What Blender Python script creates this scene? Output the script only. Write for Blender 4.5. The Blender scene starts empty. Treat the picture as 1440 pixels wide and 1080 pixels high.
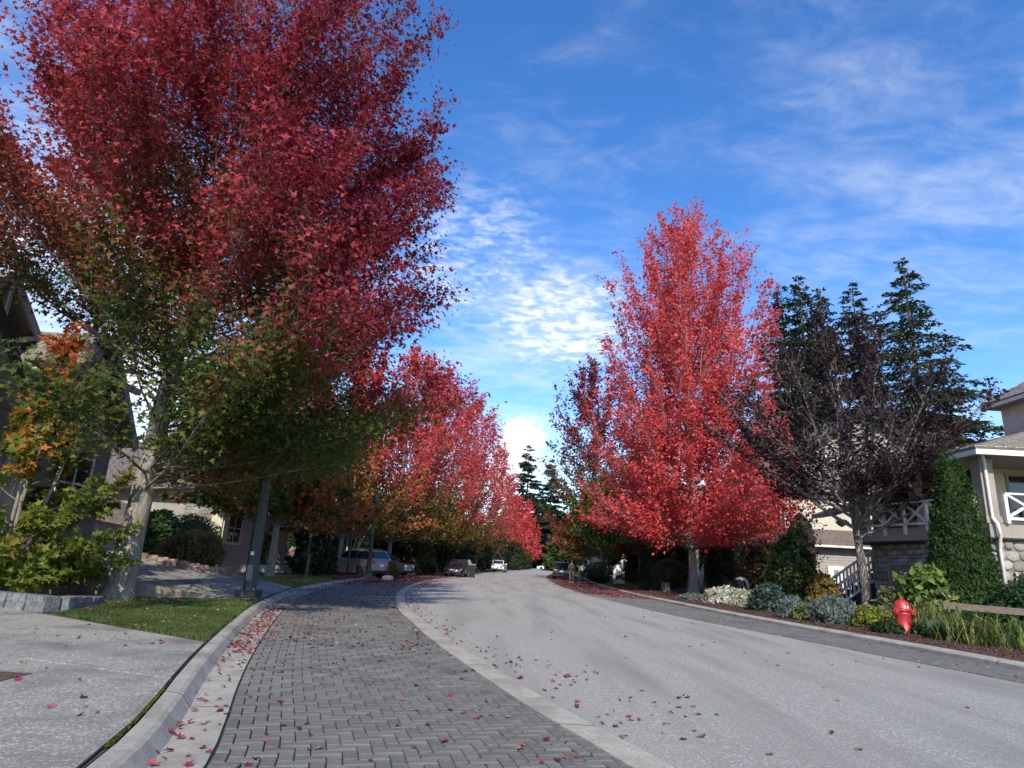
import bpy, bmesh, math, random
import numpy as np
from mathutils import Vector, Matrix, noise as mnoise

# ------------------------------------------------------------------ camera, sky, sun
SC = bpy.context.scene
COL = SC.collection
FPX, ROLL, PITCH, EYE = 900.0, math.radians(3.0), math.atan(252/900.0), 1.3
_cp, _sp, _c, _s = math.cos(PITCH), math.sin(PITCH), math.cos(ROLL), math.sin(ROLL)
CF = Vector((0, _cp, _sp))
CR = Vector((1, 0, 0))*_c + Vector((0, -_sp, _cp))*_s
CU = Vector((1, 0, 0))*(-_s) + Vector((0, -_sp, _cp))*_c
cam_d = bpy.data.cameras.new('camera')
cam = bpy.data.objects.new('camera', cam_d); COL.objects.link(cam)
cam_d.sensor_width = 36; cam_d.lens = 36*FPX/1440
cam_d.clip_end = 3000; cam_d.clip_start = .05
M_ = Matrix((CR, CU, -CF)).transposed().to_4x4(); M_.translation = Vector((0, 0, EYE))
cam.matrix_world = M_
SC.camera = cam

def ray(px, py):
    return CF + CR*((px-720)/FPX) + CU*((540-py)/FPX)
def G(px, py, z=0.0):
    d = ray(px, py); t = (z-EYE)/d.z
    return (d.x*t, d.y*t)
def P(px, py, Y):
    d = ray(px, py); t = Y/d.y
    return Vector((d.x*t, Y, EYE+d.z*t))
def proj(v):
    d = Vector(v)-Vector((0, 0, EYE)); w = d.dot(CF)
    return (720+FPX*d.dot(CR)/w, 540-FPX*d.dot(CU)/w, w)

SUN_EL, SUN_AZ = math.radians(36), math.radians(180)     # azimuth clockwise from +Y
sund = Vector((math.sin(SUN_AZ)*math.cos(SUN_EL), math.cos(SUN_AZ)*math.cos(SUN_EL), math.sin(SUN_EL)))
ld = bpy.data.lights.new('sun', 'SUN'); ld.energy = 2.9; ld.angle = math.radians(.6); ld.color = (1, .93, .80)
sun = bpy.data.objects.new('sun', ld); COL.objects.link(sun)
sun.rotation_euler = (-sund).to_track_quat('-Z', 'Y').to_euler(); sun.location = (-20, -40, 50)

W = bpy.data.worlds.new('World'); SC.world = W; W.use_nodes = True
nt = W.node_tree; nt.nodes.clear()
def wn(t, **k):
    n = nt.nodes.new(t)
    for a, b in k.items(): setattr(n, a, b)
    return n
def wl(a, b): nt.links.new(a, b)
def wmath(op, a, b=None, c=None, clamp=False):
    n = wn('ShaderNodeMath', operation=op, use_clamp=clamp)
    for i, v in enumerate((a, b, c)):
        if v is None: continue
        if isinstance(v, (int, float)): n.inputs[i].default_value = v
        else: wl(v, n.inputs[i])
    return n.outputs[0]
def wramp(v, a, b):
    n = wn('ShaderNodeMapRange', interpolation_type='SMOOTHSTEP')
    wl(v, n.inputs[0]); n.inputs[1].default_value = a; n.inputs[2].default_value = b
    return n.outputs[0]
sky = wn('ShaderNodeTexSky', sky_type='NISHITA'); sky.sun_disc = False
sky.sun_elevation = SUN_EL; sky.sun_rotation = SUN_AZ
sky.altitude = 200; sky.air_density = 1.0; sky.dust_density = .3; sky.ozone_density = 3.0
tc = wn('ShaderNodeTexCoord'); sep = wn('ShaderNodeSeparateXYZ'); wl(tc.outputs['Generated'], sep.inputs[0])
zz = wmath('MAXIMUM', sep.outputs[2], .04)
zz = wmath('ADD', zz, .12)
cx = wmath('DIVIDE', sep.outputs[0], zz); cy = wmath('DIVIDE', sep.outputs[1], zz)
cmb = wn('ShaderNodeCombineXYZ'); wl(cx, cmb.inputs[0]); wl(cy, cmb.inputs[1])
def wnoise(vec, scale, detail, rough=.55, dist=0.0, sx=1, sy=1, rot=0):
    m = wn('ShaderNodeMapping'); wl(vec, m.inputs[0]); m.inputs['Scale'].default_value = (sx, sy, 1); m.inputs['Rotation'].default_value = (0, 0, rot)
    n = wn('ShaderNodeTexNoise'); wl(m.outputs[0], n.inputs['Vector'])
    n.inputs['Scale'].default_value = scale; n.inputs['Detail'].default_value = detail
    n.inputs['Roughness'].default_value = rough; n.inputs['Distortion'].default_value = dist
    return n.outputs[0]
big = wnoise(cmb.outputs[0], .8, 3, .5)
streak = wnoise(cmb.outputs[0], 1.5, 9, .62, .5, 1.0, 2.2, .5)
ripple = wnoise(cmb.outputs[0], 8, 6, .62, .5, 1.0, 1.6, -.3)
low = wramp(sep.outputs[2], .55, .10)
def blob(px, py, rad, squash=1.0):
    """soft patch of denser cloud round one direction of the sky"""
    d0 = ray(px, py).normalized()
    vs = wn('ShaderNodeVectorMath', operation='SUBTRACT'); wl(tc.outputs['Generated'], vs.inputs[0]); vs.inputs[1].default_value = d0
    sc_ = wn('ShaderNodeVectorMath', operation='MULTIPLY'); wl(vs.outputs[0], sc_.inputs[0]); sc_.inputs[1].default_value = (1, 1, squash)
    ln = wn('ShaderNodeVectorMath', operation='LENGTH'); wl(sc_.outputs[0], ln.inputs[0])
    return wmath('DIVIDE', ln.outputs['Value'], rad)
cv = wmath('ADD', wmath('MULTIPLY', streak, .55), wmath('MULTIPLY', big, .5))
cv = wmath('ADD', cv, wmath('MULTIPLY', ripple, .30))
cv = wmath('ADD', cv, wmath('MULTIPLY', low, .12))
for a_, r_, s_, k_ in (((770, 440), .2, 1.3, .08), ((650, 350), .16, 1.3, .05), ((1330, 230), .34, 1.2, .06), ((640, 60), .3, 1.0, -.05), ((900, 150), .3, 1, -.06), ((120, 430), .35, 1.0, .25)):
    cv = wmath('ADD', cv, wmath('MULTIPLY', wramp(blob(*a_, r_, s_), 1.0, .1), k_))
cir = wmath('MULTIPLY', wramp(cv, .62, 1.14), .72)
# broken cloudlets and one heaped cloud low over the end of the street
fleck = wnoise(cmb.outputs[0], 17, 8, .62, .3, 1.0, 1.3, .2)
def patch(px, py, rad, sq, k, lo_=.42, hi_=.72):
    return wmath('MULTIPLY', wmath('MULTIPLY', wramp(blob(px, py, rad, sq), 1.0, .25), wramp(wmath('ADD', wmath('MULTIPLY', fleck, .65), wmath('MULTIPLY', streak, .4)), lo_, hi_)), k)
pn = wnoise(tc.outputs['Generated'], 13, 12, .66); pn2 = wnoise(tc.outputs['Generated'], 45, 6, .6)
def puff(px, py, rad, squash=1.0, lo_=.1, hi_=.75):
    v = wmath('ADD', wmath('MULTIPLY', wmath('SUBTRACT', pn, .5), 2.6), wmath('MULTIPLY', wmath('SUBTRACT', pn2, .5), .8))
    v = wmath('SUBTRACT', wmath('ADD', 1.0, v), blob(px, py, rad, squash))
    return wramp(v, lo_, hi_)
pf = wmath('MAXIMUM', puff(728, 612, .052), wmath('MULTIPLY', puff(708, 670, .085, .9, -.2, 1.0), .9))
pf = wmath('MAXIMUM', pf, wmath('MULTIPLY', puff(185, 525, .13, 1.2, -.2, .9), .95))
pf = wmath('MAXIMUM', pf, patch(785, 450, .17, 1.4, 1.0, .38, .66)); pf = wmath('MAXIMUM', pf, patch(660, 370, .19, 1.2, .75)); pf = wmath('MAXIMUM', pf, patch(60, 400, .3, 1.0, .9, .35, .7))
mask = wmath('MAXIMUM', cir, wmath('MULTIPLY', pf, .97))
hs = wn('ShaderNodeHueSaturation'); wl(sky.outputs[0], hs.inputs['Color']); hs.inputs['Hue'].default_value = .508; hs.inputs['Saturation'].default_value = 1.27; hs.inputs['Value'].default_value = 1.38
mx = wn('ShaderNodeMix', data_type='RGBA'); wl(mask, mx.inputs[0]); wl(hs.outputs[0], mx.inputs[6]); mx.inputs[7].default_value = (6.0, 6.15, 6.4, 1)
bg = wn('ShaderNodeBackground'); wl(mx.outputs[2], bg.inputs[0]); bg.inputs[1].default_value = .1
ow = wn('ShaderNodeOutputWorld'); wl(bg.outputs[0], ow.inputs[0])

SC.view_settings.view_transform = 'Standard'; SC.view_settings.look = 'None'
SC.view_settings.exposure = 0.95; SC.view_settings.gamma = 1.0; SC.view_settings.use_curve_mapping = False
SC.render.engine = 'CYCLES'
SC.cycles.max_bounces = 6; SC.cycles.transparent_max_bounces = 8; SC.cycles.diffuse_bounces = 3; SC.cycles.transmission_bounces = 4

rnd = random.Random(7)
NP = np.random.default_rng(11)

# ------------------------------------------------------------------ materials
def new_mat(name):
    m = bpy.data.materials.new(name); m.use_nodes = True
    return m, m.node_tree, m.node_tree.nodes['Principled BSDF']
def mat(name, c1, c2=None, scale=4, rough=.8, bump=0, bscale=None, stretch=(1, 1, 1), metal=0, spec=.4, detail=5, speck=None, speck_scale=120, lo=.35, hi=.65, coat=0, dirt=None, dirt_scale=.6, dirt_stretch=None, island=0.0):
    m, t, b = new_mat(name)
    b.inputs['Roughness'].default_value = rough; b.inputs['Metallic'].default_value = metal
    b.inputs['Specular IOR Level'].default_value = spec; b.inputs['Coat Weight'].default_value = coat
    tcn = t.nodes.new('ShaderNodeTexCoord'); mp = t.nodes.new('ShaderNodeMapping'); t.links.new(tcn.outputs['Object'], mp.inputs[0])
    mp.inputs['Scale'].default_value = stretch
    def nz(s, d=detail):
        n = t.nodes.new('ShaderNodeTexNoise'); t.links.new(mp.outputs[0], n.inputs['Vector'])
        n.inputs['Scale'].default_value = s; n.inputs['Detail'].default_value = d; n.inputs['Roughness'].default_value = .6
        return n.outputs[0]
    def rng_(v, a, b_):
        r = t.nodes.new('ShaderNodeMapRange'); t.links.new(v, r.inputs[0]); r.inputs[1].default_value = a; r.inputs[2].default_value = b_
        return r.outputs[0]
    def mix(f, a, b_):
        x = t.nodes.new('ShaderNodeMix'); x.data_type = 'RGBA'
        t.links.new(f, x.inputs[0])
        for i, v in ((6, a), (7, b_)):
            if isinstance(v, tuple): x.inputs[i].default_value = (*v, 1)
            else: t.links.new(v, x.inputs[i])
        return x.outputs[2]
    col = mix(rng_(nz(scale), lo, hi), c1, c2 or c1)
    if speck:
        col = mix(rng_(nz(speck_scale, 2), .52, .68), col, speck)
    if dirt:
        if dirt_stretch:
            m2 = t.nodes.new('ShaderNodeMapping'); t.links.new(tcn.outputs['Object'], m2.inputs[0]); m2.inputs['Scale'].default_value = dirt_stretch
            n2 = t.nodes.new('ShaderNodeTexNoise'); t.links.new(m2.outputs[0], n2.inputs['Vector']); n2.inputs['Scale'].default_value = dirt_scale; n2.inputs['Detail'].default_value = 7; dn = n2.outputs[0]
        else: dn = nz(dirt_scale, 6)
        col = mix(rng_(dn, .46, .70), col, dirt)
    if island:
        geo = t.nodes.new('ShaderNodeNewGeometry'); oi = t.nodes.new('ShaderNodeObjectInfo')
        ad = t.nodes.new('ShaderNodeMath'); ad.operation = 'ADD'; t.links.new(geo.outputs['Random Per Island'], ad.inputs[0]); t.links.new(oi.outputs['Random'], ad.inputs[1])
        fr = t.nodes.new('ShaderNodeMath'); fr.operation = 'FRACT'; t.links.new(ad.outputs[0], fr.inputs[0])
        h = t.nodes.new('ShaderNodeHueSaturation'); t.links.new(col, h.inputs['Color'])
        r = t.nodes.new('ShaderNodeMapRange'); t.links.new(fr.outputs[0], r.inputs[0]); r.inputs[3].default_value = 1-island; r.inputs[4].default_value = 1+island
        t.links.new(r.outputs[0], h.inputs['Value']); col = h.outputs[0]
    t.links.new(col, b.inputs['Base Color'])
    if bump:
        bp = t.nodes.new('ShaderNodeBump'); bp.inputs['Strength'].default_value = bump; bp.inputs['Distance'].default_value = .02
        t.links.new(nz(bscale or scale*4), bp.inputs['Height']); t.links.new(bp.outputs[0], b.inputs['Normal'])
    return m
def foliage_mat(name, rough=.55, trans=.35, spec=.25, var=.16):
    m, t, b = new_mat(name)
    at_ = t.nodes.new('ShaderNodeAttribute'); at_.attribute_name = 'leaf_col'
    geo = t.nodes.new('ShaderNodeNewGeometry')
    r = t.nodes.new('ShaderNodeMapRange'); t.links.new(geo.outputs['Random Per Island'], r.inputs[0]); r.inputs[3].default_value = 1-var; r.inputs[4].default_value = 1+var
    h = t.nodes.new('ShaderNodeHueSaturation'); t.links.new(at_.outputs['Color'], h.inputs['Color']); t.links.new(r.outputs[0], h.inputs['Value'])
    t.links.new(h.outputs[0], b.inputs['Base Color']); b.inputs['Roughness'].default_value = rough; b.inputs['Specular IOR Level'].default_value = spec
    tr = t.nodes.new('ShaderNodeBsdfTranslucent'); t.links.new(h.outputs[0], tr.inputs[0])
    mx_ = t.nodes.new('ShaderNodeMixShader'); mx_.inputs[0].default_value = trans
    t.links.new(b.outputs[0], mx_.inputs[1]); t.links.new(tr.outputs[0], mx_.inputs[2])
    t.links.new(mx_.outputs[0], t.nodes['Material Output'].inputs[0])
    return m
MT = {}
MT['leaf'] = foliage_mat('leaf', trans=.46)
MT['needle'] = foliage_mat('needle', .7, .15, .15)
MT['litter'] = foliage_mat('litter', .75, .1, .15)
MT['grass'] = foliage_mat('grass', .7, .3, .1)
MT['road'] = mat('road_asphalt', (.265, .25, .215), (.335, .318, .275), 55, .92, .9, 60, speck=(.50, .475, .42), speck_scale=38, dirt=(.235, .222, .193), dirt_scale=1.0, dirt_stretch=(1.3, .16, 1))
MT['aggregate'] = mat('exposed_aggregate', (.205, .192, .165), (.315, .295, .25), 45, .92, .9, 60, speck=(.54, .51, .45), speck_scale=42, dirt=(.12, .115, .105), dirt_scale=.8)
MT['concrete'] = mat('kerb_concrete', (.30, .28, .235), (.40, .375, .32), 5, .92, .4, 60, speck=(.22, .2, .17), speck_scale=70, dirt=(.2, .185, .15), dirt_scale=1.6)
MT['concrete_tan'] = mat('band_concrete', (.34, .315, .25), (.43, .40, .33), 6, .92, .5, 60, speck=(.24, .215, .17), speck_scale=60, dirt=(.22, .2, .16), dirt_scale=1.2)
MT['paver'] = mat('paver_stone', (.115, .108, .092), (.165, .155, .134), 9, .9, .5, 70, speck=(.20, .195, .18), speck_scale=90, island=.15, dirt=(.085, .085, .083), dirt_scale=1.1)
MT['joint'] = mat('joint_sand', (.035, .034, .028), (.05, .07, .02), 2.2, 1, .5, 60)
MT['soil'] = mat('soil', (.05, .04, .03), (.085, .065, .045), 6, 1, .6, 40)
MT['mulch'] = mat('bark_mulch', (.045, .022, .018), (.11, .05, .04), 30, 1, 1.0, 45, speck=(.16, .08, .06), speck_scale=60)
MT['turf'] = mat('turf', (.045, .075, .018), (.08, .105, .03), 3, 1, .5, 60)
MT['ground'] = mat('ground', (.05, .055, .025), (.08, .075, .04), .4, 1, .4, 10)
MT['bark'] = mat('maple_bark', (.16, .14, .115), (.36, .33, .28), 7, .95, 1.0, 16, stretch=(3, 3, .6), speck=(.10, .09, .075), speck_scale=14)
MT['bark_dark'] = mat('dark_bark', (.035, .03, .028), (.10, .085, .075), 8, .95, .9, 18, stretch=(3, 3, .6), speck=(.42, .40, .36), speck_scale=9)
MT['twig'] = mat('twig', (.13, .115, .095), (.24, .21, .18), 9, .95)
MT['bark_fir'] = mat('fir_bark', (.07, .055, .045), (.13, .105, .09), 6, 1, .8, 14, stretch=(2, 2, .5))
MT['pole'] = mat('pole_paint', (.022, .034, .030), (.032, .045, .040), 6, .55, .15, 40, spec=.5)
MT['black'] = mat('black_paint', (.012, .012, .013), (.02, .02, .021), 6, .5)
MT['rubber'] = mat('rubber', (.012, .012, .012), (.02, .02, .02), 20, .85)
MT['glass'] = mat('dark_glass', (.012, .016, .02), (.02, .026, .03), 3, .06, spec=.9)
MT['white'] = mat('white_paint', (.66, .64, .58), (.76, .74, .68), 3, .6, .1, 30, dirt=(.5, .48, .42), dirt_scale=1.2)
MT['cream'] = mat('cream_stucco', (.52, .48, .38), (.60, .56, .45), 3, .95, .9, 26, speck=(.40, .365, .285), speck_scale=14)
MT['taupe'] = mat('taupe_paint', (.27, .235, .20), (.32, .28, .24), 2, .75, .1, 30)
MT['greybeam'] = mat('grey_timber', (.20, .18, .165), (.27, .25, .23), 5, .8, .3, 40, stretch=(1, 1, 4))
MT['darktrim'] = mat('dark_trim', (.03, .026, .022), (.045, .04, .034), 4, .7)
MT['sidedark'] = mat('dark_siding', (.09, .095, .10), (.12, .125, .13), 3, .8)
MT['sidegrey'] = mat('grey_siding', (.27, .255, .22), (.34, .32, .28), 3, .85, .1, 30)
MT['siding'] = mat('taupe_siding', (.16, .138, .112), (.20, .174, .142), 3, .85, .1, 30)
MT['shingle'] = mat('shingle', (.16, .14, .115), (.27, .24, .20), 5, .95, .7, 24, stretch=(1, 1, 3), speck=(.10, .085, .07), speck_scale=9)
MT['shingle_brown'] = mat('shingle_brown', (.11, .085, .075), (.19, .155, .135), 5, .95, .7, 24, stretch=(1, 1, 3), speck=(.075, .06, .05), speck_scale=9)
MT['stone'] = mat('field_stone', (.20, .18, .155), (.34, .31, .265), 3.5, .9, .7, 22, island=.38, speck=(.42, .40, .36), speck_scale=16)
MT['mortar'] = mat('mortar', (.16, .145, .125), (.22, .20, .175), 10, 1, .6, 40)
MT['ledge'] = mat('ledge_stone', (.17, .16, .145), (.29, .275, .25), 4, .9, .6, 26, island=.3)
MT['block'] = mat('split_block', (.12, .125, .13), (.20, .205, .21), 8, .95, 1.0, 24, speck=(.08, .08, .085), speck_scale=20, island=.15)
MT['rust'] = mat('rusty_iron', (.05, .03, .025), (.12, .065, .05), 14, .9, .5, 40)
MT['brick'] = mat('garden_brick', (.22, .15, .12), (.30, .22, .18), 6, .95, .6, 30, island=.25)
MT['timber'] = mat('weathered_timber', (.11, .09, .065), (.2, .165, .12), 6, .9, .5, 30, stretch=(.5, 4, 4))
MT['wall_conc'] = mat('old_concrete', (.20, .165, .12), (.30, .25, .19), 2.5, .95, .4, 20, dirt=(.035, .028, .025), dirt_scale=1.0)
MT['red'] = mat('hydrant_red', (.34, .014, .016), (.45, .025, .025), 9, .48, .1, 40, spec=.6)
MT['steel'] = mat('steel', (.35, .35, .35), (.5, .5, .5), 6, .35, metal=.9)
MT['door'] = mat('garage_door', (.33, .29, .235), (.37, .33, .27), 2, .7, .05, 20)
MT['treads'] = mat('dark_steps', (.035, .036, .038), (.06, .06, .062), 5, .9)
MT['stepgrey'] = mat('grey_steps', (.20, .19, .18), (.28, .27, .25), 5, .95, .3, 30)
MT['sticker'] = mat('white_sticker', (.7, .7, .7), (.78, .78, .78), 5, .5)
MT['plate'] = mat('grey_plate', (.16, .17, .16), (.2, .21, .2), 5, .5)
MT['pot'] = mat('stone_pot', (.45, .43, .39), (.55, .53, .48), 9, .9, .3, 30)
MT['rock'] = mat('garden_rock', (.22, .21, .19), (.34, .33, .30), 4, .95, .8, 14)
def paint(name, c, metal=.3): return mat(name, c, tuple(x*1.05 for x in c), 2, .3, metal=metal, spec=.5, coat=.6)
def lamp_mat(name, c): return mat(name, c, c, 2, .15, spec=.8)
MT['head'] = lamp_mat('headlight_glass', (.75, .77, .78)); MT['tail'] = lamp_mat('tail_lamp', (.35, .01, .02))

# ------------------------------------------------------------------ helpers
ROOT = {}
def tag(o, label=None, cat=None, group=None, kind=None):
    if label: o['label'] = label
    if cat: o['category'] = cat
    if group: o['group'] = group
    if kind: o['kind'] = kind
    return o
def thing(name, label, cat, loc=(0, 0, 0), group=None, rotz=0.0):
    o = bpy.data.objects.new(name, None); COL.objects.link(o)
    o.location = loc; o.rotation_euler = (0, 0, rotz); o.empty_display_size = .2
    tag(o, label, cat, group); ROOT[o] = Vector(loc)
    return o
class MB:
    def __init__(s): s.v = []; s.f = []; s.m = []; s.mi = 0; s.sm = []; s.smooth = False
    def add(s, vs, fs):
        k = len(s.v); s.v += [tuple(v) for v in vs]
        for f in fs: s.f.append([k+i for i in f]); s.m.append(s.mi); s.sm.append(s.smooth)
        return s
    def box(s, x0, x1, y0, y1, z0, z1):
        return s.add([(x0, y0, z0), (x1, y0, z0), (x1, y1, z0), (x0, y1, z0), (x0, y0, z1), (x1, y0, z1), (x1, y1, z1), (x0, y1, z1)],
                     [(3, 2, 1, 0), (4, 5, 6, 7), (0, 1, 5, 4), (1, 2, 6, 5), (2, 3, 7, 6), (3, 0, 4, 7)])
    def beam(s, a, b, w, h, up=(0, 0, 1)):
        a = Vector(a); b = Vector(b); d = (b-a).normalized(); u = Vector(up)
        sd = d.cross(u)
        if sd.length < 1e-4: sd = d.cross(Vector((1, 0, 0)))
        sd.normalize(); u = sd.cross(d)
        q = []
        for p in (a, b):
            for i, j in ((-1, -1), (1, -1), (1, 1), (-1, 1)): q.append(p+sd*(w/2*i)+u*(h/2*j))
        return s.add(q, [(0, 1, 2, 3), (7, 6, 5, 4), (0, 4, 5, 1), (1, 5, 6, 2), (2, 6, 7, 3), (3, 7, 4, 0)])
    def tube(s, pts, rad, n=8, cap=True):
        pts = [Vector(p) for p in pts]; vs = []; fs = []
        ref = Vector((.31, .17, .93))
        for i, p in enumerate(pts):
            d = (pts[min(i+1, len(pts)-1)]-pts[max(i-1, 0)])
            if d.length < 1e-6: d = Vector((0, 0, 1))
            d.normalize(); a = d.cross(ref)
            if a.length < .05: a = d.cross(Vector((1, 0, 0)))
            a.normalize(); b = d.cross(a); r = rad[i] if hasattr(rad, '__len__') else rad
            for k in range(n):
                t = 2*math.pi*k/n; vs.append(p+a*(r*math.cos(t))+b*(r*math.sin(t)))
        for i in range(len(pts)-1):
            for k in range(n):
                fs.append((i*n+k, (i+1)*n+k, (i+1)*n+(k+1) % n, i*n+(k+1) % n))
        if cap:
            fs.append(tuple(range(n))); fs.append(tuple(reversed(range((len(pts)-1)*n, len(pts)*n))))
        return s.add(vs, fs)
    def lathe(s, prof, c=(0, 0, 0), n=16):
        vs = []; fs = []; m = len(prof)
        for r, z in prof:
            for k in range(n):
                t = 2*math.pi*k/n; vs.append((c[0]+r*math.cos(t), c[1]+r*math.sin(t), c[2]+z))
        for i in range(m-1):
            for k in range(n): fs.append((i*n+k, i*n+(k+1) % n, (i+1)*n+(k+1) % n, (i+1)*n+k))
        fs.append(tuple(reversed(range(n)))); fs.append(tuple(range((m-1)*n, m*n)))
        return s.add(vs, fs)
    def prism(s, poly, d):
        """poly: 3d points in order, d: extrusion vector"""
        k = len(poly); d = Vector(d); a = [Vector(p) for p in poly]; b = [p+d for p in a]
        return s.add(a+b, [tuple(range(k)), tuple(reversed(range(k, 2*k)))]+[(i, k+i, k+(i+1) % k, (i+1) % k) for i in range(k)])
    def build(s, name, mats, parent=None, world=True, loc=None, fix=True):
        off = Vector((0, 0, 0))
        if parent is not None and world and ROOT.get(parent) is not None: off = ROOT[parent]
        if loc is not None: off = Vector(loc)
        me = bpy.data.meshes.new(name)
        me.from_pydata([(v[0]-off.x, v[1]-off.y, v[2]-off.z) for v in s.v], [], s.f)
        if not isinstance(mats, (list, tuple)): mats = [mats]
        for m in mats: me.materials.append(MT[m] if isinstance(m, str) else m)
        me.polygons.foreach_set('material_index', s.m)
        me.polygons.foreach_set('use_smooth', s.sm)
        if fix:
            bm = bmesh.new(); bm.from_mesh(me); bmesh.ops.recalc_face_normals(bm, faces=bm.faces); bm.to_mesh(me); bm.free()
        me.update()
        o = bpy.data.objects.new(name, me); COL.objects.link(o)
        if loc is not None: o.location = loc
        if parent is not None:
            o.parent = parent
            ROOT[o] = ROOT.get(parent) if ROOT.get(parent) is not None else Vector((0, 0, 0))
        return o
def kids(o): return [c for c in COL.objects if c.parent == o]
CHILD = {}
def copy_tree(o, parent=None):
    c = o.copy(); COL.objects.link(c)
    if parent is not None: c.parent = parent
    for ch in o.children: copy_tree(ch, c)
    return c

# leaf templates: (verts, faces); x side, y along, z out of the leaf
_h = [(0, 0), (.30, .02), (.20, .24), (.52, .46), (.17, .52), (0, 1)]
MAPLE_V = np.array([(x, y, .22*abs(x)-.10*y*y) for x, y in _h]+[(-x, y, .22*abs(x)-.10*y*y) for x, y in _h[1:5]], float)
MAPLE_F = [(0, 1, 2, 3, 4, 5), (0, 5, 9, 8, 7, 6)]
OVAL_V = np.array([(0, 0, 0), (.34, .45, .09), (0, 1, -.06), (-.34, .45, .09)], float)
OVAL_F = [(0, 1, 2), (0, 2, 3)]
BLADE_V = np.array([(-.5, 0, 0), (.5, 0, 0), (.4, .55, .06), (0, 1, .3), (-.4, .55, .06)], float)
BLADE_F = [(0, 1, 2, 3, 4)]
LITE_V = np.array([(0, 0, 0), (.46, .36, .10), (.15, .46, .02), (0, 1, -.1), (-.15, .46, .02), (-.46, .36, .10)], float)
LITE_F = [(0, 1, 2, 3), (0, 3, 4, 5)]
TRI_V = np.array([(-.5, 0, 0), (.5, 0, 0), (0, 1, .12)], float); TRI_F = [(0, 1, 2)]
def unit(a): return a/np.maximum(np.linalg.norm(a, axis=1, keepdims=True), 1e-9)
def leaf_mesh(name, pos, nrm, dirv, size, col, tv, tf, mt, parent=None, width=1.0, loc=None, obj=True):
    N = len(pos)
    nrm = unit(nrm); dirv = dirv-nrm*np.sum(dirv*nrm, 1, keepdims=True); dirv = unit(dirv); side = np.cross(dirv, nrm)
    size = np.broadcast_to(np.asarray(size, float), (N,))
    k = len(tv)
    v = (pos[:, None, :]+size[:, None, None]*(tv[None, :, 0:1]*width*side[:, None, :]+tv[None, :, 1:2]*dirv[:, None, :]+tv[None, :, 2:3]*nrm[:, None, :]))
    v = v.reshape(-1, 3).astype(np.float32)
    flat = np.concatenate([np.array(f) for f in tf]); lens = np.array([len(f) for f in tf])
    loops = (flat[None, :]+(np.arange(N)*k)[:, None]).reshape(-1).astype(np.int32)
    tot = np.tile(lens, N).astype(np.int32); start = np.concatenate([[0], np.cumsum(tot)[:-1]]).astype(np.int32)
    me = bpy.data.meshes.new(name)
    me.vertices.add(len(v)); me.vertices.foreach_set('co', v.reshape(-1))
    me.loops.add(len(loops)); me.loops.foreach_set('vertex_index', loops)
    me.polygons.add(len(tot)); me.polygons.foreach_set('loop_start', start); me.polygons.foreach_set('loop_total', tot)
    at_ = me.attributes.new('leaf_col', 'FLOAT_COLOR', 'POINT')
    c4 = np.ones((N, 4), np.float32); c4[:, :3] = np.clip(col, .002, .9)
    at_.data.foreach_set('color', np.repeat(c4, k, axis=0).reshape(-1))
    me.materials.append(MT[mt] if isinstance(mt, str) else mt)
    me.update(calc_edges=True); me.validate()
    if not obj: return me
    o = bpy.data.objects.new(name, me); COL.objects.link(o)
    if loc is not None: o.location = loc
    if parent is not None: o.parent = parent
    return o
def rdir(n, up=0.0):
    a = NP.normal(size=(n, 3)); a = unit(a); a[:, 2] += up
    return unit(a)
def pick(cols, n, w=None):
    c = np.array(cols, float); return c[NP.choice(len(c), n, p=w)]
# ------------------------------------------------------------------ ground, road, kerbs, paving
def curve(pts):
    pts = sorted(pts, key=lambda p: p[1]); ys = [p[1] for p in pts]; xs = [p[0] for p in pts]; n = len(ys)
    m = []
    for i in range(n):
        a, b = max(i-1, 0), min(i+1, n-1); m.append((xs[b]-xs[a])/(ys[b]-ys[a]))
    def f(y):
        if y <= ys[0]: return xs[0]+m[0]*(y-ys[0])
        if y >= ys[-1]: return xs[-1]+m[-1]*(y-ys[-1])
        i = 0
        while ys[i+1] < y: i += 1
        h = ys[i+1]-ys[i]; t = (y-ys[i])/h
        return (2*t**3-3*t*t+1)*xs[i]+(t**3-2*t*t+t)*h*m[i]+(-2*t**3+3*t*t)*xs[i+1]+(t**3-t*t)*h*m[i+1]
    return f
RL = curve([(3.9, -6), (2.75, 0), (1.24, 5), (.66, 6.6), (-.14, 9.2), (-.85, 11.7), (-1.55, 14.5), (-2.25, 17.3), (-3.1, 22), (-3.75, 27), (-4.3, 35), (-4.25, 45), (-3.7, 54), (-1.6, 89), (3.7, 150), (7, 180), (13, 205), (26, 235)])
RR = curve([(10, -6), (9.2, 0), (8.5, 5), (7.65, 10), (7.2, 12.2), (6.55, 15.4), (5.6, 19.8), (4.95, 25), (4.5, 31), (4.1, 38), (4.0, 47), (5.1, 75), (9.0, 120), (12.5, 160), (17, 190), (28, 222)])
KL = curve([(-.1, -6), (-.85, 0), (-1.76, 4.44), (-2.11, 5.6), (-2.49, 6.75), (-3.06, 8.6), (-4.02, 12), (-5.03, 15.9), (-6.19, 21.5), (-6.94, 28), (-7.25, 35), (-7.2, 45), (-6.8, 55), (-4.7, 90), (.6, 150), (4, 180), (10, 208), (23, 238)])
KR = curve([(11.0, -6), (10.3, 0), (9.6, 5), (8.85, 11), (8.5, 14.4), (7.9, 19), (7.4, 25), (7.0, 35), (7.2, 46), (7.9, 58), (10, 86), (13, 125), (17, 160), (22, 190), (33, 222)])
PR = lambda y: RL(y)-.34
GW = lambda y: .34+.10*min(max((y-6)/8, 0), 1)
KJ = lambda y: KL(y)-GW(y)-.25
YS = [-6+.5*i for i in range(72)]+[30+1.0*i for i in range(40)]+[70+3.0*i for i in range(56)]
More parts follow.
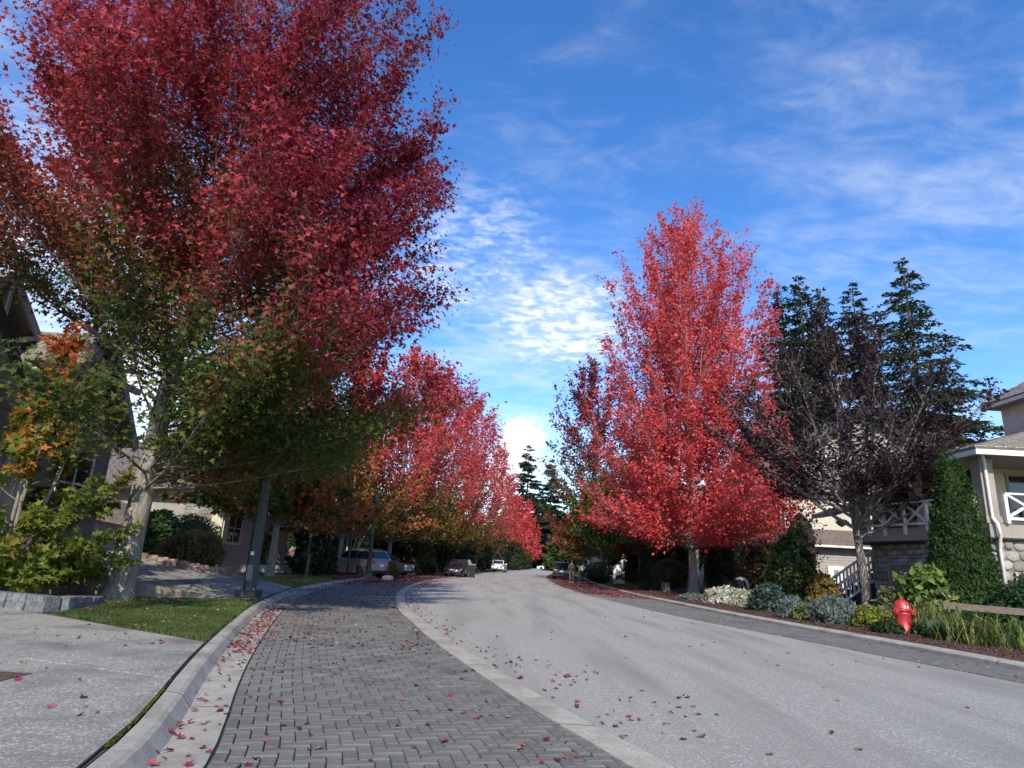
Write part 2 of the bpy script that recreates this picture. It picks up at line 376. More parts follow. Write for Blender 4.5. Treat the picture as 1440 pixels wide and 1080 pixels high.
def sweep(name, secs, mt, ys=YS, kind='structure'):
    """secs(y) -> list of (x, z) across the strip"""
    rows = [secs(y) for y in ys]; k = len(rows[0]); b = MB()
    vs = [(x, y, z) for y, r in zip(ys, rows) for x, z in r]
    b.add(vs, [(i*k+j, i*k+j+1, (i+1)*k+j+1, (i+1)*k+j) for i in range(len(ys)-1) for j in range(k-1)])
    return tag(b.build(name, mt, fix=False), kind=kind)
def sheet(name, poly, z, mt, kind='structure'):
    b = MB(); b.add([(p[0], p[1], z if len(p) < 3 else p[2]) for p in poly], [tuple(range(len(poly)))])
    return tag(b.build(name, mt, fix=False), kind=kind)
def segs(name, secs, mt, L=3.0):
    """the same, cast in lengths with an open joint between them"""
    b = MB(); y = -6.0
    while y < 236:
        l = L if y < 60 else 12.0; y1 = y+l; m = max(2, int(l/.5)) if y < 60 else 4
        rows = [secs(y+.008+(l-.016)*i/m) for i in range(m+1)]; k = len(rows[0])
        b.add([(x, y+.008+(l-.016)*i/m, z) for i, r in enumerate(rows) for x, z in r], [(i*k+j, i*k+j+1, (i+1)*k+j+1, (i+1)*k+j) for i in range(m) for j in range(k-1)])
        y = y1
    return tag(b.build(name, mt, fix=False), kind='structure')
b = MB(); n_ = 14
for i in range(n_+1):
    for j in range(n_+1): b.v.append((-700+100*i, -200+100*j, -.07))
for i in range(n_):
    for j in range(n_):
        k = i*(n_+1)+j; b.f.append((k, k+n_+1, k+n_+2, k+1)); b.m.append(0); b.sm.append(False)
tag(b.build('ground', 'ground', fix=False), kind='structure')
def road_sec(y):
    l, r = RL(y)+.012, RR(y)
    return [(l+(r-l)*t, .05*math.sin(math.pi*t)-.002) for t in (0, .15, .35, .5, .65, .85, 1)]
sweep('road', road_sec, 'road')
segs('concrete_band', lambda y: [(PR(y)+.008, -.05), (PR(y)+.012, .012), (RL(y)-.012, .012), (RL(y)-.004, -.05)], 'concrete_tan')
paving_left = sweep('paver_parking_strip', lambda y: [(KL(y)+t*(PR(y)+.01-KL(y)), -.012) for t in (0, .5, 1)], 'joint')
paving_right = sweep('paver_parking_strip', lambda y: [(RR(y)+t*(KR(y)-RR(y)), -.012) for t in (0, .5, 1)], 'joint')
segs('kerb_and_gutter', lambda y: [(KL(y), -.06), (KL(y)-.006, .008), (KL(y)-GW(y)*.55, .002), (KL(y)-GW(y), -.008), (KL(y)-GW(y)-.035, .03), (KL(y)-GW(y)-.08, .082), (KL(y)-GW(y)-.12, .098), (KJ(y)+.03, .104), (KJ(y)+.012, .095), (KJ(y), -.06)], 'concrete')
segs('kerb', lambda y: [(KR(y), -.06), (KR(y)+.008, .07), (KR(y)+.05, .10), (KR(y)+.30, .11), (KR(y)+.33, .09), (KR(y)+.335, -.06)], 'concrete_tan')
sweep('yard_soil', lambda y: [(KJ(y)-.012, .082), (KJ(y)-5, .078), (KJ(y)-40, .076)], 'soil')
sweep('yard_soil', lambda y: [(KR(y)+.34, .086), (KR(y)+3, .082), (KR(y)+45, .078)], 'soil')

# herringbone pavers, each its own brick; the rest joined
A = .103
def frame(fn):
    ys = np.arange(2.0, 60, .05); xs = np.array([fn(y) for y in ys])
    s = np.concatenate([[0], np.cumsum(np.hypot(np.diff(xs), np.diff(ys)))])
    def at(v):
        y = float(np.interp(v, s, ys)); x = float(np.interp(v, s, xs))
        d = .05; tx = (fn(y+d)-fn(y-d))/(2*d); l = math.hypot(tx, 1)
        return x, y, tx/l, 1/l
    return at, s[-1]
def brick_mesh(w, h, name='paver'):
    b = MB(); c = .006; z1 = .022; z0 = -.0
    x, y = w/2-.004, h/2-.004
    b.add([(-x, -y, z0), (x, -y, z0), (x, y, z0), (-x, y, z0), (-x, -y, z1-c), (x, -y, z1-c), (x, y, z1-c), (-x, y, z1-c),
           (-x+c, -y+c, z1), (x-c, -y+c, z1), (x-c, y-c, z1), (-x+c, y-c, z1)],
          [(0, 1, 5, 4), (1, 2, 6, 5), (2, 3, 7, 6), (3, 0, 4, 7), (4, 5, 9, 8), (5, 6, 10, 9), (6, 7, 11, 10), (7, 4, 8, 11), (8, 9, 10, 11)])
    return b
def pave(parent, fn, lim, side, y0, y1, umax, seed):
    r = random.Random(seed); at, tot = frame(fn); cand = []
    nu = int(umax/A)+2; v0 = 0
    vmax = int(tot/A)
    hb = brick_mesh(2*A, A); vb = brick_mesh(A, 2*A)
    ho = hb.build('paver', 'paver'); vo = vb.build('paver', 'paver'); hm, vm = ho.data, vo.data
    bpy.data.objects.remove(ho); bpy.data.objects.remove(vo)
    for j in range(vmax):
        for i in range(-1, nu):
            k = (i-j) % 4
            if k == 0: w, h = 2, 1
            elif k == 3: w, h = 1, 2
            else: continue
            u0, u1, vv0, vv1 = i*A, (i+w)*A, j*A, (j+h)*A
            u0 = max(u0, 0.012)
            if u1-u0 < .03: continue
            x, y, tx, ty = at((vv0+vv1)/2)
            if y > y1+1: break
            if y < y0: continue
            nx, ny = ty*side, -tx*side
            uc = (u0+u1)/2
            # clip against the far edge
            def over(u):
                X, Y = x+nx*u, y+ny*u
                return (X-lim(Y))*side
            if over(u0+.03) > 0: continue
            cl = False
            if over(u1) > 0:
                lo_, hi_ = u0, u1
                for _ in range(12):
                    m_ = (lo_+hi_)/2
                    if over(m_) > 0: hi_ = m_
                    else: lo_ = m_
                u1 = lo_; cl = True
            if u1-u0 < .025: continue
            full = abs((u1-u0)-w*A) < 1e-6 and not cl
            uc = (u0+u1)/2; X, Y = x+nx*uc, y+ny*uc
            px, py, dz = proj((X, Y, 0))
            vis = 0 < px < 1440 and 0 < py < 1080 and dz > 0
            cand.append((dz if vis and full else 1e6, X, Y, math.atan2(ty, tx)-math.pi/2, k, u1-u0, h*A, r.uniform(-.0022, .0022), r.uniform(-.012, .012), r.uniform(-.012, .012)))
    cand.sort(key=lambda c: c[0]); rest = MB()
    for n, (dz, X, Y, a, k, w, h, zo, rx, ry) in enumerate(cand):
        if n < 300 and dz < 1e6:
            o = bpy.data.objects.new('paver', hm if k == 0 else vm); COL.objects.link(o); o.parent = parent
            o.location = (X, Y, -.012+zo); o.rotation_euler = (rx, ry, a)
        else:
            q = brick_mesh(w, h); ca, sa = math.cos(a), math.sin(a)
            rest.add([(X+ca*v[0]-sa*v[1], Y+sa*v[0]+ca*v[1], v[2]-.012+zo+rx*v[1]) for v in q.v], q.f)
    tag(rest.build('paver_field', 'paver', parent, fix=False), kind='stuff')
pave(paving_left, KL, PR, 1, 2.6, 33, 4.0, 1)
pave(paving_right, KR, RR, -1, 8.5, 33, 3.4, 2)

# driveway in the foreground, in slabs with open joints
def drive_edge(t):   # lawn edge of the driveway, t 0..1 from the kerb
    return (KJ(9.08)-.02+(-8.9-(KJ(9.08)-.02))*t, 9.08+(12.25-9.08)*t)
jy = lambda x: 6.55+(-3.1-x)*.34
def slab(name, poly, z=.09, mt='aggregate'):
    b = MB(); b.prism([(p[0], p[1], z) for p in poly], (0, 0, .016)); return tag(b.build(name, mt), kind='structure')
kj = lambda y: KJ(y)-.03
slab('driveway', [(kj(y), y) for y in (-4, -2, 0, 2, 3, 4, 5, 5.8, 6.54)]+[(-14.5, jy(-14.5)), (-14.5, -4)])
slab('driveway', [(kj(6.60), 6.60), (kj(7.4), 7.4), (kj(8.2), 8.2), (kj(9.06), 9.06), (-8.95, 12.2), (-9.9, 12.6), (-14.5, 13.4), (-14.5, jy(-14.5)+.06)])
# moss in the joint against the kerb
def pip(x, y, poly):
    c = False; n = len(poly); j = n-1
    for i in range(n):
        xi, yi = poly[i][:2]; xj, yj = poly[j][:2]
        if (yi > y) != (yj > y) and x < (xj-xi)*(y-yi)/(yj-yi)+xi: c = not c
        j = i
    return c
def in_poly(n, poly):
    P_ = np.array([p[:2] for p in poly]); lo, hi = P_.min(0), P_.max(0); out = np.zeros((0, 2))
    while len(out) < n:
        q = lo+(hi-lo)*NP.random((n*2, 2)); ins = np.zeros(len(q), bool); j = len(P_)-1
        for i in range(len(P_)):
            xi, yi = P_[i]; xj, yj = P_[j]
            ins ^= ((yi > q[:, 1]) != (yj > q[:, 1])) & (q[:, 0] < (xj-xi)*(q[:, 1]-yi)/((yj-yi) if abs(yj-yi) > 1e-9 else 1e-9)+xi)
            j = i
        out = np.concatenate([out, q[ins]])
    return out[:n]
def grass(name, poly, n, z, h, cols, w=.012):
    q = in_poly(n, poly); pos = np.column_stack([q, np.full(n, z)])
    d = rdir(n); d[:, 2] = np.abs(d[:, 2])+.9
    nr = rdir(n); nr[:, 2] *= .2
    sz = h*NP.uniform(.6, 1.35, n)
    patch = np.array([mnoise.noise((x*.9, y*.9, 3.1)) for x, y in q])
    c = pick(cols, n)*(1+.5*patch[:, None])
    return tag(leaf_mesh(name, pos, nr, d, sz, c, TRI_V, TRI_F, 'grass', width=w/h*2.0), kind='stuff')
lawn_poly = [(kj(y), y) for y in (9.12, 10, 11, 12, 13, 14, 15, 16, 16.9)]+[(-7.2, 16.2), (-8.6, 15.45), (-9.6, 15.0), (-9.3, 13.9), (-7.75, 13.2), (-7.5, 11.6)]
sheet('lawn', lawn_poly, .088, 'turf')
grass('lawn_grass', lawn_poly, 60000, .088, .055, [(.055, .10, .025), (.07, .115, .03), (.085, .12, .035), (.11, .12, .045)])
moss_poly = [(kj(y)+.012, y) for y in (4.4, 5.0, 5.6, 6.2)]+[(kj(y)-.05, y) for y in (6.2, 5.4, 5.0, 4.4)]
grass('moss', moss_poly, 2500, .085, .02, [(.06, .09, .012), (.09, .11, .02)])
# second driveway beyond the lawn, rising away from the street
def d2z(x): return .095+max(0, (-6.9-x))*.20
b = MB(); e0 = [(-6.1, 17.15), (-7.0, 16.75), (-8.3, 16.0), (-9.6, 15.5), (-13.5, 14.9)]; e1 = [(kj(23.0), 23.0), (-8.0, 22.7), (-9.2, 22.0), (-10.8, 20.6), (-14, 20.2)]
for (x0, y0), (x1, y1) in zip(e0, e1): b.v += [(x0, y0, d2z(x0)+.006), (x1, y1, d2z(x1)+.006)]
for i in range(4): b.f.append((2*i, 2*i+1, 2*i+3, 2*i+2)); b.m.append(0); b.sm.append(False)
tag(b.build('driveway', 'aggregate'), kind='structure')
vl = [(kj(23.3), 23.3), (kj(26), 26), (kj(29), 29), (kj(32), 32), (-9.6, 34), (-12.5, 35), (-13.5, 30), (-12.5, 25.5), (-10.2, 22.2), (-9.2, 22.6)]
sheet('verge', vl, .086, 'turf')
grass('verge_grass', vl, 26000, .086, .09, [(.16, .17, .05), (.20, .20, .07), (.11, .15, .04), (.26, .24, .10)], w=.016)
vr = [(KR(46)+.5, 46), (KR(52)+.5, 52), (KR(58)+.5, 58), (KR(63)+.5, 63), (13.5, 64), (13.8, 54), (11.2, 47)]
sheet('verge', vr, .10, 'turf')
grass('verge_grass', vr, 14000, .10, .12, [(.07, .10, .02), (.10, .12, .03), (.12, .11, .04)], w=.03)
bed = [(KR(y)+.36, y) for y in (4, 8, 11, 14, 17, 20, 24, 28, 33, 38, 42, 45)]+[(11, 46.5), (16.5, 47.5), (16.5, 40), (14.6, 30), (14.8, 20), (17, 18), (22, 14), (22, 4)]
b = MB(); b.add([(x, y, .105) for x, y in bed], [tuple(range(len(bed)))]); tag(b.build('mulch_bed', 'mulch', fix=False), kind='structure')
n_ = 15000; q = in_poly(n_, [(KR(y)+.36, y) for y in (8, 11, 14, 17, 20, 24, 28, 33, 38, 42, 45)]+[(12, 45), (11.5, 30), (11.5, 18), (13, 8)])
chips = leaf_mesh('bark_chips', np.column_stack([q, NP.uniform(.106, .125, n_)]), rdir(n_, 1.2), rdir(n_), NP.uniform(.03, .082, n_), pick([(.06, .025, .02), (.11, .05, .035), (.15, .08, .055), (.035, .018, .015)], n_), OVAL_V, OVAL_F, 'litter', width=.7); tag(chips, kind='stuff')

# ------------------------------------------------------------------ fallen leaves
LC = [(.21, .03, .04), (.25, .06, .07), (.13, .025, .033), (.08, .02, .022), (.30, .15, .14), (.36, .26, .23), (.17, .08, .05)]
LW = [.24, .20, .20, .10, .12, .06, .08]
def surf_z(x, y):
    if x < KJ(y)-.0: return .108
    if x < KL(y)-GW(y)-.05: return .104
    if x < KL(y): return .012
    if x < PR(y): return .014
    if x < RL(y): return .016
    if x < RR(y):
        t = (x-RL(y))/(RR(y)-RL(y)); return .05*math.sin(math.pi*t)+.003
    if x < KR(y): return .014
    return .114
lp = []
def litter(n, xf, y0, y1, pw=1.0, zoff=0):
    for _ in range(n):
        y = y0+(y1-y0)*rnd.random()**pw; x = xf(y); lp.append((x, y, surf_z(x, y)+zoff))
def clump(x, y, n, s):
    for _ in range(n):
        a, b_ = rnd.gauss(x, s), rnd.gauss(y, s*1.4); lp.append((a, b_, surf_z(a, b_)))
litter(110, lambda y: rnd.uniform(KL(y), PR(y)), 4, 11)
litter(520, lambda y: rnd.uniform(KL(y), PR(y)), 10, 20)
litter(1500, lambda y: rnd.uniform(KL(y)-.4, PR(y)), 19, 34, .8)
litter(95, lambda y: rnd.uniform(-9, KJ(y)), 4.2, 11.5)
litter(60, lambda y: KL(y)-rnd.uniform(0, .36), 4.2, 9)
litter(420, lambda y: KL(y)-abs(rnd.gauss(.18, .13)), 9, 16)
litter(400, lambda y: KL(y)-rnd.uniform(-.1, .5), 16, 34)
for _ in range(330):
    p = in_poly(1, lawn_poly)[0]; lp.append((p[0], p[1], .135))
litter(420, lambda y: rnd.uniform(-13.5, -6.4), 17, 22.3)
lp = [(x, y, (d2z(x)+.02 if x < -6.3 and 15.4 < y < 23.2 else z)) for x, y, z in lp]
litter(260, lambda y: rnd.uniform(-11, KJ(y)), 24, 34, 1, .05)
litter(90, lambda y: RL(y)+abs(rnd.gauss(.1, .45)), 5.5, 13)
litter(120, lambda y: RL(y)+abs(rnd.gauss(0, .3)), 13, 24)
litter(420, lambda y: RL(y)+abs(rnd.gauss(0, .45)), 22, 45)
litter(90, lambda y: rnd.uniform(RL(y), RR(y)), 5, 24)
litter(160, lambda y: rnd.uniform(RL(y), RR(y)), 20, 50)
litter(60, lambda y: rnd.uniform(RR(y)-.1, KR(y)), 9, 24)
for x, y, n, s in ((1.9, 7.0, 8, .25), (.9, 8.4, 14, .22), (1.6, 6.6, 14, .3), (.4, 5.1, 7, .15), (-.2, 6.2, 6, .15), (-3.1, 10.6, 9, .16), (-4.2, 6.4, 5, .2), (-3.1, 5.4, 4, .2), (-4.4, 8.9, 5, .2), (-3.6, 9.8, 22, .22), (-4.4, 12.2, 26, .2)):
    clump(x, y, n, s)
# thick red carpets under the far maples
litter(5200, lambda y: rnd.uniform(KL(y)-2.2, KL(y)+1.6), 33, 62, 1.0)
litter(2600, lambda y: rnd.uniform(KL(y)-.6, RL(y)+.5), 35, 62, 1.0)
litter(2200, lambda y: rnd.uniform(KL(y)-2, RL(y)+.3), 60, 100)
litter(2600, lambda y: rnd.uniform(-12, KL(y)), 34.5, 48, 1, .02)
litter(7000, lambda y: min(max(rnd.uniform(RR(y)-.7, KR(y)+.3), rnd.uniform(RR(y)-.7, KR(y))), KR(y)+.3), 31, 60, .9)
litter(2600, lambda y: rnd.uniform(RR(y)-.2, KR(y)+.2), 55, 90)
litter(700, lambda y: rnd.uniform(KR(y)+.4, 14), 38, 50, 1)
lp = np.array(lp); n_ = len(lp)
nr = rdir(n_, 2.2); sz = NP.uniform(.03, .082, n_)*np.where(lp[:, 1] > 30, 1.5, 1.0)
lc = pick(LC, n_, LW); lc[lp[:, 1] > 30] *= 1.25
near = lp[:, 1] < 26
dv = rdir(n_)
lp[:, 2] += np.where(near, .006, .01)
tv = MAPLE_V.copy(); tv[:, 2] = tv[:, 2]*1.8-.02; tv[:, 1] -= .45
tag(leaf_mesh('fallen_leaves', lp[near], nr[near], dv[near], sz[near], lc[near], tv, MAPLE_F, 'litter'), kind='stuff')
tag(leaf_mesh('leaf_carpet', lp[~near], nr[~near], dv[~near], sz[~near], lc[~near], OVAL_V, OVAL_F, 'litter'), kind='stuff')
# ------------------------------------------------------------------ trees
def interp_prof(pts): 
    xs = [p[0] for p in pts]; ys = [p[1] for p in pts]
    return lambda t: float(np.interp(t, xs, ys))
OVATE = interp_prof([(0, .55), (.06, .85), (.18, 1), (.35, .93), (.55, .72), (.75, .46), (.9, .23), (1, .05)])
ROUND = interp_prof([(0, .5), (.1, .8), (.3, 1), (.5, .97), (.7, .8), (.85, .55), (1, .1)])
def lerp3(a, b, t): return tuple(a[i]+(b[i]-a[i])*t for i in range(3))
def maple(name, label, cat, loc, H, R, clear, tr, nl, ntw, nleaf, lsize, colfn, prof=OVATE, tmpl='oval', seed=0, group=None, lean=(0, 0), bark='bark', elev=(28, 72), twl=.11, mt='leaf', droop=0.0, inner=.35, trunk_frac=.9, limb_r=.2, jit=.16, bare=0, cull=None, fork=None, fexp=1.15, thin=1e9, lend=False):
    r = random.Random(seed)
    loc = Vector(loc); t = thing(name, label, cat, loc, group)
    tb = MB(); tb.smooth = True
    def tp(z):  # trunk centre line
        s = z/H
        return Vector((lean[0]*s+.05*H*.06*math.sin(s*7+seed), lean[1]*s+.05*H*.06*math.cos(s*6+seed*2), z))
    nz = 14; pts = [tp(H*trunk_frac*i/nz) for i in range(nz+1)]
    rad = [tr*(1.0-.93*(i/nz)**.8) for i in range(nz+1)]
    base = [Vector((0, 0, -.12)), tp(.12), tp(.35)]
    tb.tube(base+[p for p in pts if p.z > .5], [tr*1.55, tr*1.28, tr*1.06]+[q for p, q in zip(pts, rad) if p.z > .5], 12)
    bw = MB(); bw.smooth = True
    pos = []; dirs = []; outw = []; info = []
    ga = r.uniform(0, 6)
    for i in range(nl):
        f = (i+.5)/nl; te = min(.99, .02+.97*f**fexp+r.uniform(-.02, .02)); te = max(te, 0)
        az = ga+i*2.39996+r.uniform(-.3, .3)
        rr = prof(te)*R*(r.uniform(.82, 1.06) if r.random() > inner else r.uniform(.35, .8))
        ze = clear+te*(H-clear); el = math.radians(elev[0]+(elev[1]-elev[0])*te+r.uniform(-6, 6))
        za = max(clear*r.uniform(.8, 1.02) if fork is None else fork*r.uniform(.95, 1.5), ze-rr*math.tan(el)); za = min(za, H*trunk_frac*.93)
        p0 = tp(za); h = Vector((math.cos(az), math.sin(az), 0))
        c_ = tp(ze); p2 = Vector((c_.x, c_.y, ze))+h*rr
        p1 = p0+h*(rr*.55)+Vector((0, 0, (ze-za)*(.30 if droop == 0 else .5)))
        if droop: p2.z -= droop*rr*r.uniform(.5, 1)*(1-te)
        if cull and cull(p2, r): continue
        L = (p2-p0).length; k = 7; lim = []
        wob = Vector((r.gauss(0, 1), r.gauss(0, 1), r.gauss(0, .5)))*L*.03
        for q in range(k+1):
            s = q/k; lim.append(p0*(1-s)**2+p1*(2*s*(1-s))+p2*s*s+wob*math.sin(s*math.pi*2)*s)
        r0 = max(.012, limb_r*tr*(L/R)**.9*(1.15-.6*te))
        bw.tube(lim, [r0*(1-.88*(q/k)) for q in range(k+1)], 4, cap=False)
        lcol = r.random()
        ntl = int(ntw*(.35+.95*min(1.3, L/R))) if lend else ntw
        for w in range(ntl):
            s = .22+.78*((w+r.random())/ntl)**(.62 if lend else .8)
            s = min(s, .999); q = min(int(s*k), k-1); u = s*k-q
            b0 = lim[q].lerp(lim[q+1], u); tan = (lim[q+1]-lim[q]).normalized()
            rd = Vector((r.gauss(0, 1), r.gauss(0, 1), r.gauss(0, .7))).normalized()
            d = (tan*.75+rd*.75+Vector((0, 0, .30-droop*.5))+h*.15).normalized()
            ln = H*twl*r.uniform(.55, 1.15)*(1.05-.45*s)*(1-.35*te)
            e1 = b0+d*ln*.5+Vector((0, 0, .04*ln)); e2 = b0+d*ln+Vector((0, 0, (.16-droop*.6)*ln))
            rt = max(.005, r0*.16)
            bw.tube([b0, e2], [rt, rt*.3], 3, cap=False)
            if r.random() < bare: continue
            tcol = r.random()
            nlv = int(nleaf*r.uniform(.6, 1.4)*(1 if e2.z < thin else .3))
            for m in range(nlv):
                u = r.uniform(.12, 1.03); b1 = (b0*(1-u)+e1*u) if False else b0*(1-u)**2+e1*(2*u*(1-u))+e2*u*u
                j = Vector((r.gauss(0, 1), r.gauss(0, 1), r.gauss(0, .8)))*jit*ln
                pt = b1+j; pos.append(pt); dirs.append(d+h*.3+Vector((0, 0, -.25))); outw.append(h)
                rad_f = math.hypot(pt.x-c_.x, pt.y-c_.y)/(max(prof(min(max((pt.z-clear)/(H-clear), 0), 1)), .15)*R)
                info.append(((pt.z-clear)/(H-clear), rad_f, lcol, tcol, u))
    tb.build('trunk', bark, t, world=False)
    bw.build('branches', 'twig', t, world=False, fix=False)['kind'] = 'stuff'
    pos = np.array(pos); dirs = np.array(dirs)+.55*NP.normal(size=(len(pos), 3)); outw = np.array(outw); info = np.array(info)
    nrm = unit(NP.normal(size=(len(pos), 3))*.62+np.array([0, 0, .75])+outw*.35)
    col = colfn(info, pos, loc)
    sz = lsize*NP.uniform(.55, 1.35, len(pos))
    tv, tf = {'maple': (MAPLE_V, MAPLE_F), 'lite': (LITE_V, LITE_F), 'oval': (OVAL_V, OVAL_F)}[tmpl]
    leaf_mesh('crown', pos, nrm, dirs, sz, col, tv, tf, mt, t, width=.95 if tmpl == 'oval' else 1.0)
    return t, pos, nrm, dirs, sz, col
def smooth(x, a, b):
    t = np.clip((x-a)/(b-a), 0, 1); return t*t*(3-2*t)
def blend(c0, c1, w): return np.array(c0)[None, :]*(1-w[:, None])+np.array(c1)[None, :]*w[:, None]
def field(pos, s, o=0.0):
    q = pos*s+o
    return (np.sin(q[:, 0]*1.7+q[:, 2]*.9+1.3*np.sin(q[:, 1]*1.1))+np.sin(q[:, 1]*1.9-q[:, 2]*1.3+1.7*np.sin(q[:, 0]*.8))+np.sin(q[:, 2]*2.1+q[:, 0]*.7))/3
def shade(col, info, a=.14):
    return col*(1+a*(info[:, 3:4]-.5)*2+a*(info[:, 2:3]-.5)*2)
# the big two tone maple beside the lawn
def c_big(i, p, loc):
    h, rf, lc, tcx, u = i.T
    # red has spread down from the top and in from the outside; green is left low and inside
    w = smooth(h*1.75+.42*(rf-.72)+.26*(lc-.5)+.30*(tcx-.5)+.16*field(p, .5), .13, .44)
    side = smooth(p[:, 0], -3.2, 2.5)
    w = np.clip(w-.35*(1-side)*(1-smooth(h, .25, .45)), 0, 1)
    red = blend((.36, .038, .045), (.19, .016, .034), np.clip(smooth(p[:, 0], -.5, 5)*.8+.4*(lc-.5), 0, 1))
    pink = np.array((.50, .07, .085)); wp = (tcx > .80).astype(float)*.7
    red = red*(1-wp[:, None])+pink[None]*wp[:, None]
    grn = blend((.055, .10, .016), (.11, .125, .02), tcx)
    org = np.array((.38, .16, .028)); wo = ((lc > .74) & (tcx > .45) & (h < .16) & (p[:, 0] < 4)).astype(float)*.75
    grn = grn*(1-wo[:, None])+org[None]*wo[:, None]
    brz = np.array((.22, .075, .028))
    mid = np.exp(-((w-.5)/.22)**2)*.65
    c = grn*(1-w[:, None])+red*w[:, None]
    c = c*(1-mid[:, None])+brz[None]*mid[:, None]
    return shade(c, i, .12)
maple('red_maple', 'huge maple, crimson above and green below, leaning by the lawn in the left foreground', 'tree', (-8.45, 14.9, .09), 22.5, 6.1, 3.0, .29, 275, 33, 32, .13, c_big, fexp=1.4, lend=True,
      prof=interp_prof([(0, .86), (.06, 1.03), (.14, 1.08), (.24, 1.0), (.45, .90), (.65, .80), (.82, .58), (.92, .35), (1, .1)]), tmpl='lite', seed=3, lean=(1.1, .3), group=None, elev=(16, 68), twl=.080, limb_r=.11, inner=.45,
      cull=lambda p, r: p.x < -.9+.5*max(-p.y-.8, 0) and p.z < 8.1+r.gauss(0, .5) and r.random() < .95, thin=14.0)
def c_red(bright=1.0, green=0.0, hue=0.0, gtop=.25, orange=.0):
    def f(i, p, loc):
        h, rf, lc, tcx, u = i.T
        red = blend((.52+hue*.1, .046, .050), (.62, .11, .105), tcx)*bright
        red = red*(1-.25*(lc[:, None]-.3))
        w = smooth(gtop-h-.35*(rf-.75)+.22*(lc-.5)+.22*(tcx-.5)+.08*field(p, .6), -.10, .14)*green
        grn = blend((.06, .10, .016), (.15, .15, .025), tcx)
        mid = np.exp(-((w-.5)/.25)**2)*.6
        c = red*(1-w[:, None])+grn*w[:, None]
        c = c*(1-mid[:, None])+np.array((.28, .085, .03))[None]*mid[:, None]
        if orange:
            wo = ((lc > .45) & (tcx > .25)).astype(float)*.8*orange*(1-smooth(h, .2, .5))
            c = c*(1-wo[:, None])+blend((.52, .12, .04), (.46, .16, .05), tcx)*wo[:, None]
        return shade(c, i, .10)
    return f
maple('red_maple', 'bright scarlet maple standing alone in front of the right-hand houses', 'tree', (11.2, 39.3, .1), 25.0, 6.5, 3.0, .27, 180, 28, 18, .20, c_red(1.22), seed=8, elev=(30, 78), twl=.08, jit=.17, inner=.45,
      prof=interp_prof([(0, .76), (.05, .98), (.13, 1.03), (.3, 1.0), (.5, .95), (.68, .85), (.8, .71), (.9, .50), (1, .18)]), limb_r=.2)
# the row down the left kerb, nearest first
ROW_L = [(-10.9, 31.5, 11.5, 5.6, c_red(1.1, 1.0, 0, .40, 1.0), 'orange and green maple with a pale trunk behind the dark green lamp post', 0),
         (-10.6, 42.8, 15.0, 6.2, c_red(1.15, 1.0, 0, .28, 1.0), 'orange to red maple whose trunk stands in front of the silver car', .8),
         (-8.9, 51.5, 18.3, 5.8, c_red(1.18, 1.0, 0, .24, .3), 'tall pink red maple beside the bonnet of the blue grey car', 1.0),
         (-7.9, 62, 20.0, 5.9, c_red(1.15, 1.0, 0, .22), 'tall red maple left of the black saloon facing the camera', 1.0),
         (-6.9, 73, 22.0, 6.0, c_red(1.1, 1.0, 0, .20), 'tall red maple just behind the black saloon in the left row', 1.4),
         (-6.0, 85, 23.5, 6.2, c_red(1.13, 1.0, 0, .20), 'red maple between the black saloon and the white car in the left row', 1.8),
         (-5.0, 98, 23.5, 6.2, c_red(1.08, .9, 0, .18), 'red maple standing over the parked white car', 2.0),
         (-3.4, 114, 21.5, 5.6, c_red(1.1, .9, 0, .18), 'red maple next beyond the parked white car, far down the left row', 2.0),
         (-1.2, 132, 19.0, 5.0, c_red(1.1, .6, 0, .15), 'second farthest red maple of the left row', 1.8),
         (1.4, 150, 16.8, 4.4, c_red(1.15, .6, 0, .15), 'farthest red maple of the left row, at the bend of the street', 1.5)]
for n, (x, y, H, R, cf, lab, ln) in enumerate(ROW_L):
    q = max(.45, min(1, 60/y))
    maple('red_maple', lab, 'tree', (x, y, .08), H, R, 2.6 if y > 35 else 2.9, .20, int(68*(.6+.4*q)), int(21*q)+2, int(12*q)+3, .25 if y < 60 else .25+.0026*(y-60), cf, seed=20+n, elev=(30, 76), twl=.10, group='maples along the left kerb', lean=(ln, 0),
          prof=interp_prof([(0, .62), (.06, .9), (.18, 1), (.35, .97), (.55, .82), (.75, .58), (.9, .32), (1, .08)]))
def c_green(i, p, loc):
    h, rf, lc, tcx, u = i.T
    w = smooth(h*1.35+.2*(rf-.7)+.25*(lc-.5)+.2*(tcx-.5), .30, .62)
    grn = blend((.07, .12, .016), (.14, .17, .028), tcx); red = blend((.15, .022, .036), (.26, .05, .06), tcx)
    rdl = ((lc > .86) & (h < .25)).astype(float); grn = grn*(1-rdl[:, None])+np.array((.28, .06, .03))[None]*rdl[:, None]
    return shade(grn*(1-w[:, None])+red*w[:, None], i, .12)
def c_low(i, p, loc):
    h, rf, lc, tcx, u = i.T
    grn = blend((.08, .135, .018), (.16, .19, .03), tcx); w = ((lc > .80) & (tcx > .3)).astype(float)*.85
    return shade(grn*(1-w[:, None])+np.array((.30, .06, .03))[None]*w[:, None], i, .14)
maple('red_maple', 'broad low green maple with a few rusty boughs, left of and behind the scarlet maple', 'tree', (12.1, 58.5, .1), 11.5, 5.9, 2.7, .22, 70, 22, 15, .27, c_low, seed=51, elev=(22, 66), twl=.12, group='maples along the right kerb')
maple('red_maple', 'dark wine red maple rising at the left shoulder of the scarlet maple', 'tree', (9.6, 63, .1), 22.0, 5.4, 3.0, .20, 80, 20, 14, .29, c_green, seed=52, elev=(28, 76), twl=.10, lean=(-1.8, 0), group='maples along the right kerb',
      prof=interp_prof([(0, .7), (.1, 1), (.3, 1.05), (.5, .98), (.7, .8), (.85, .6), (.95, .35), (1, .1)]))
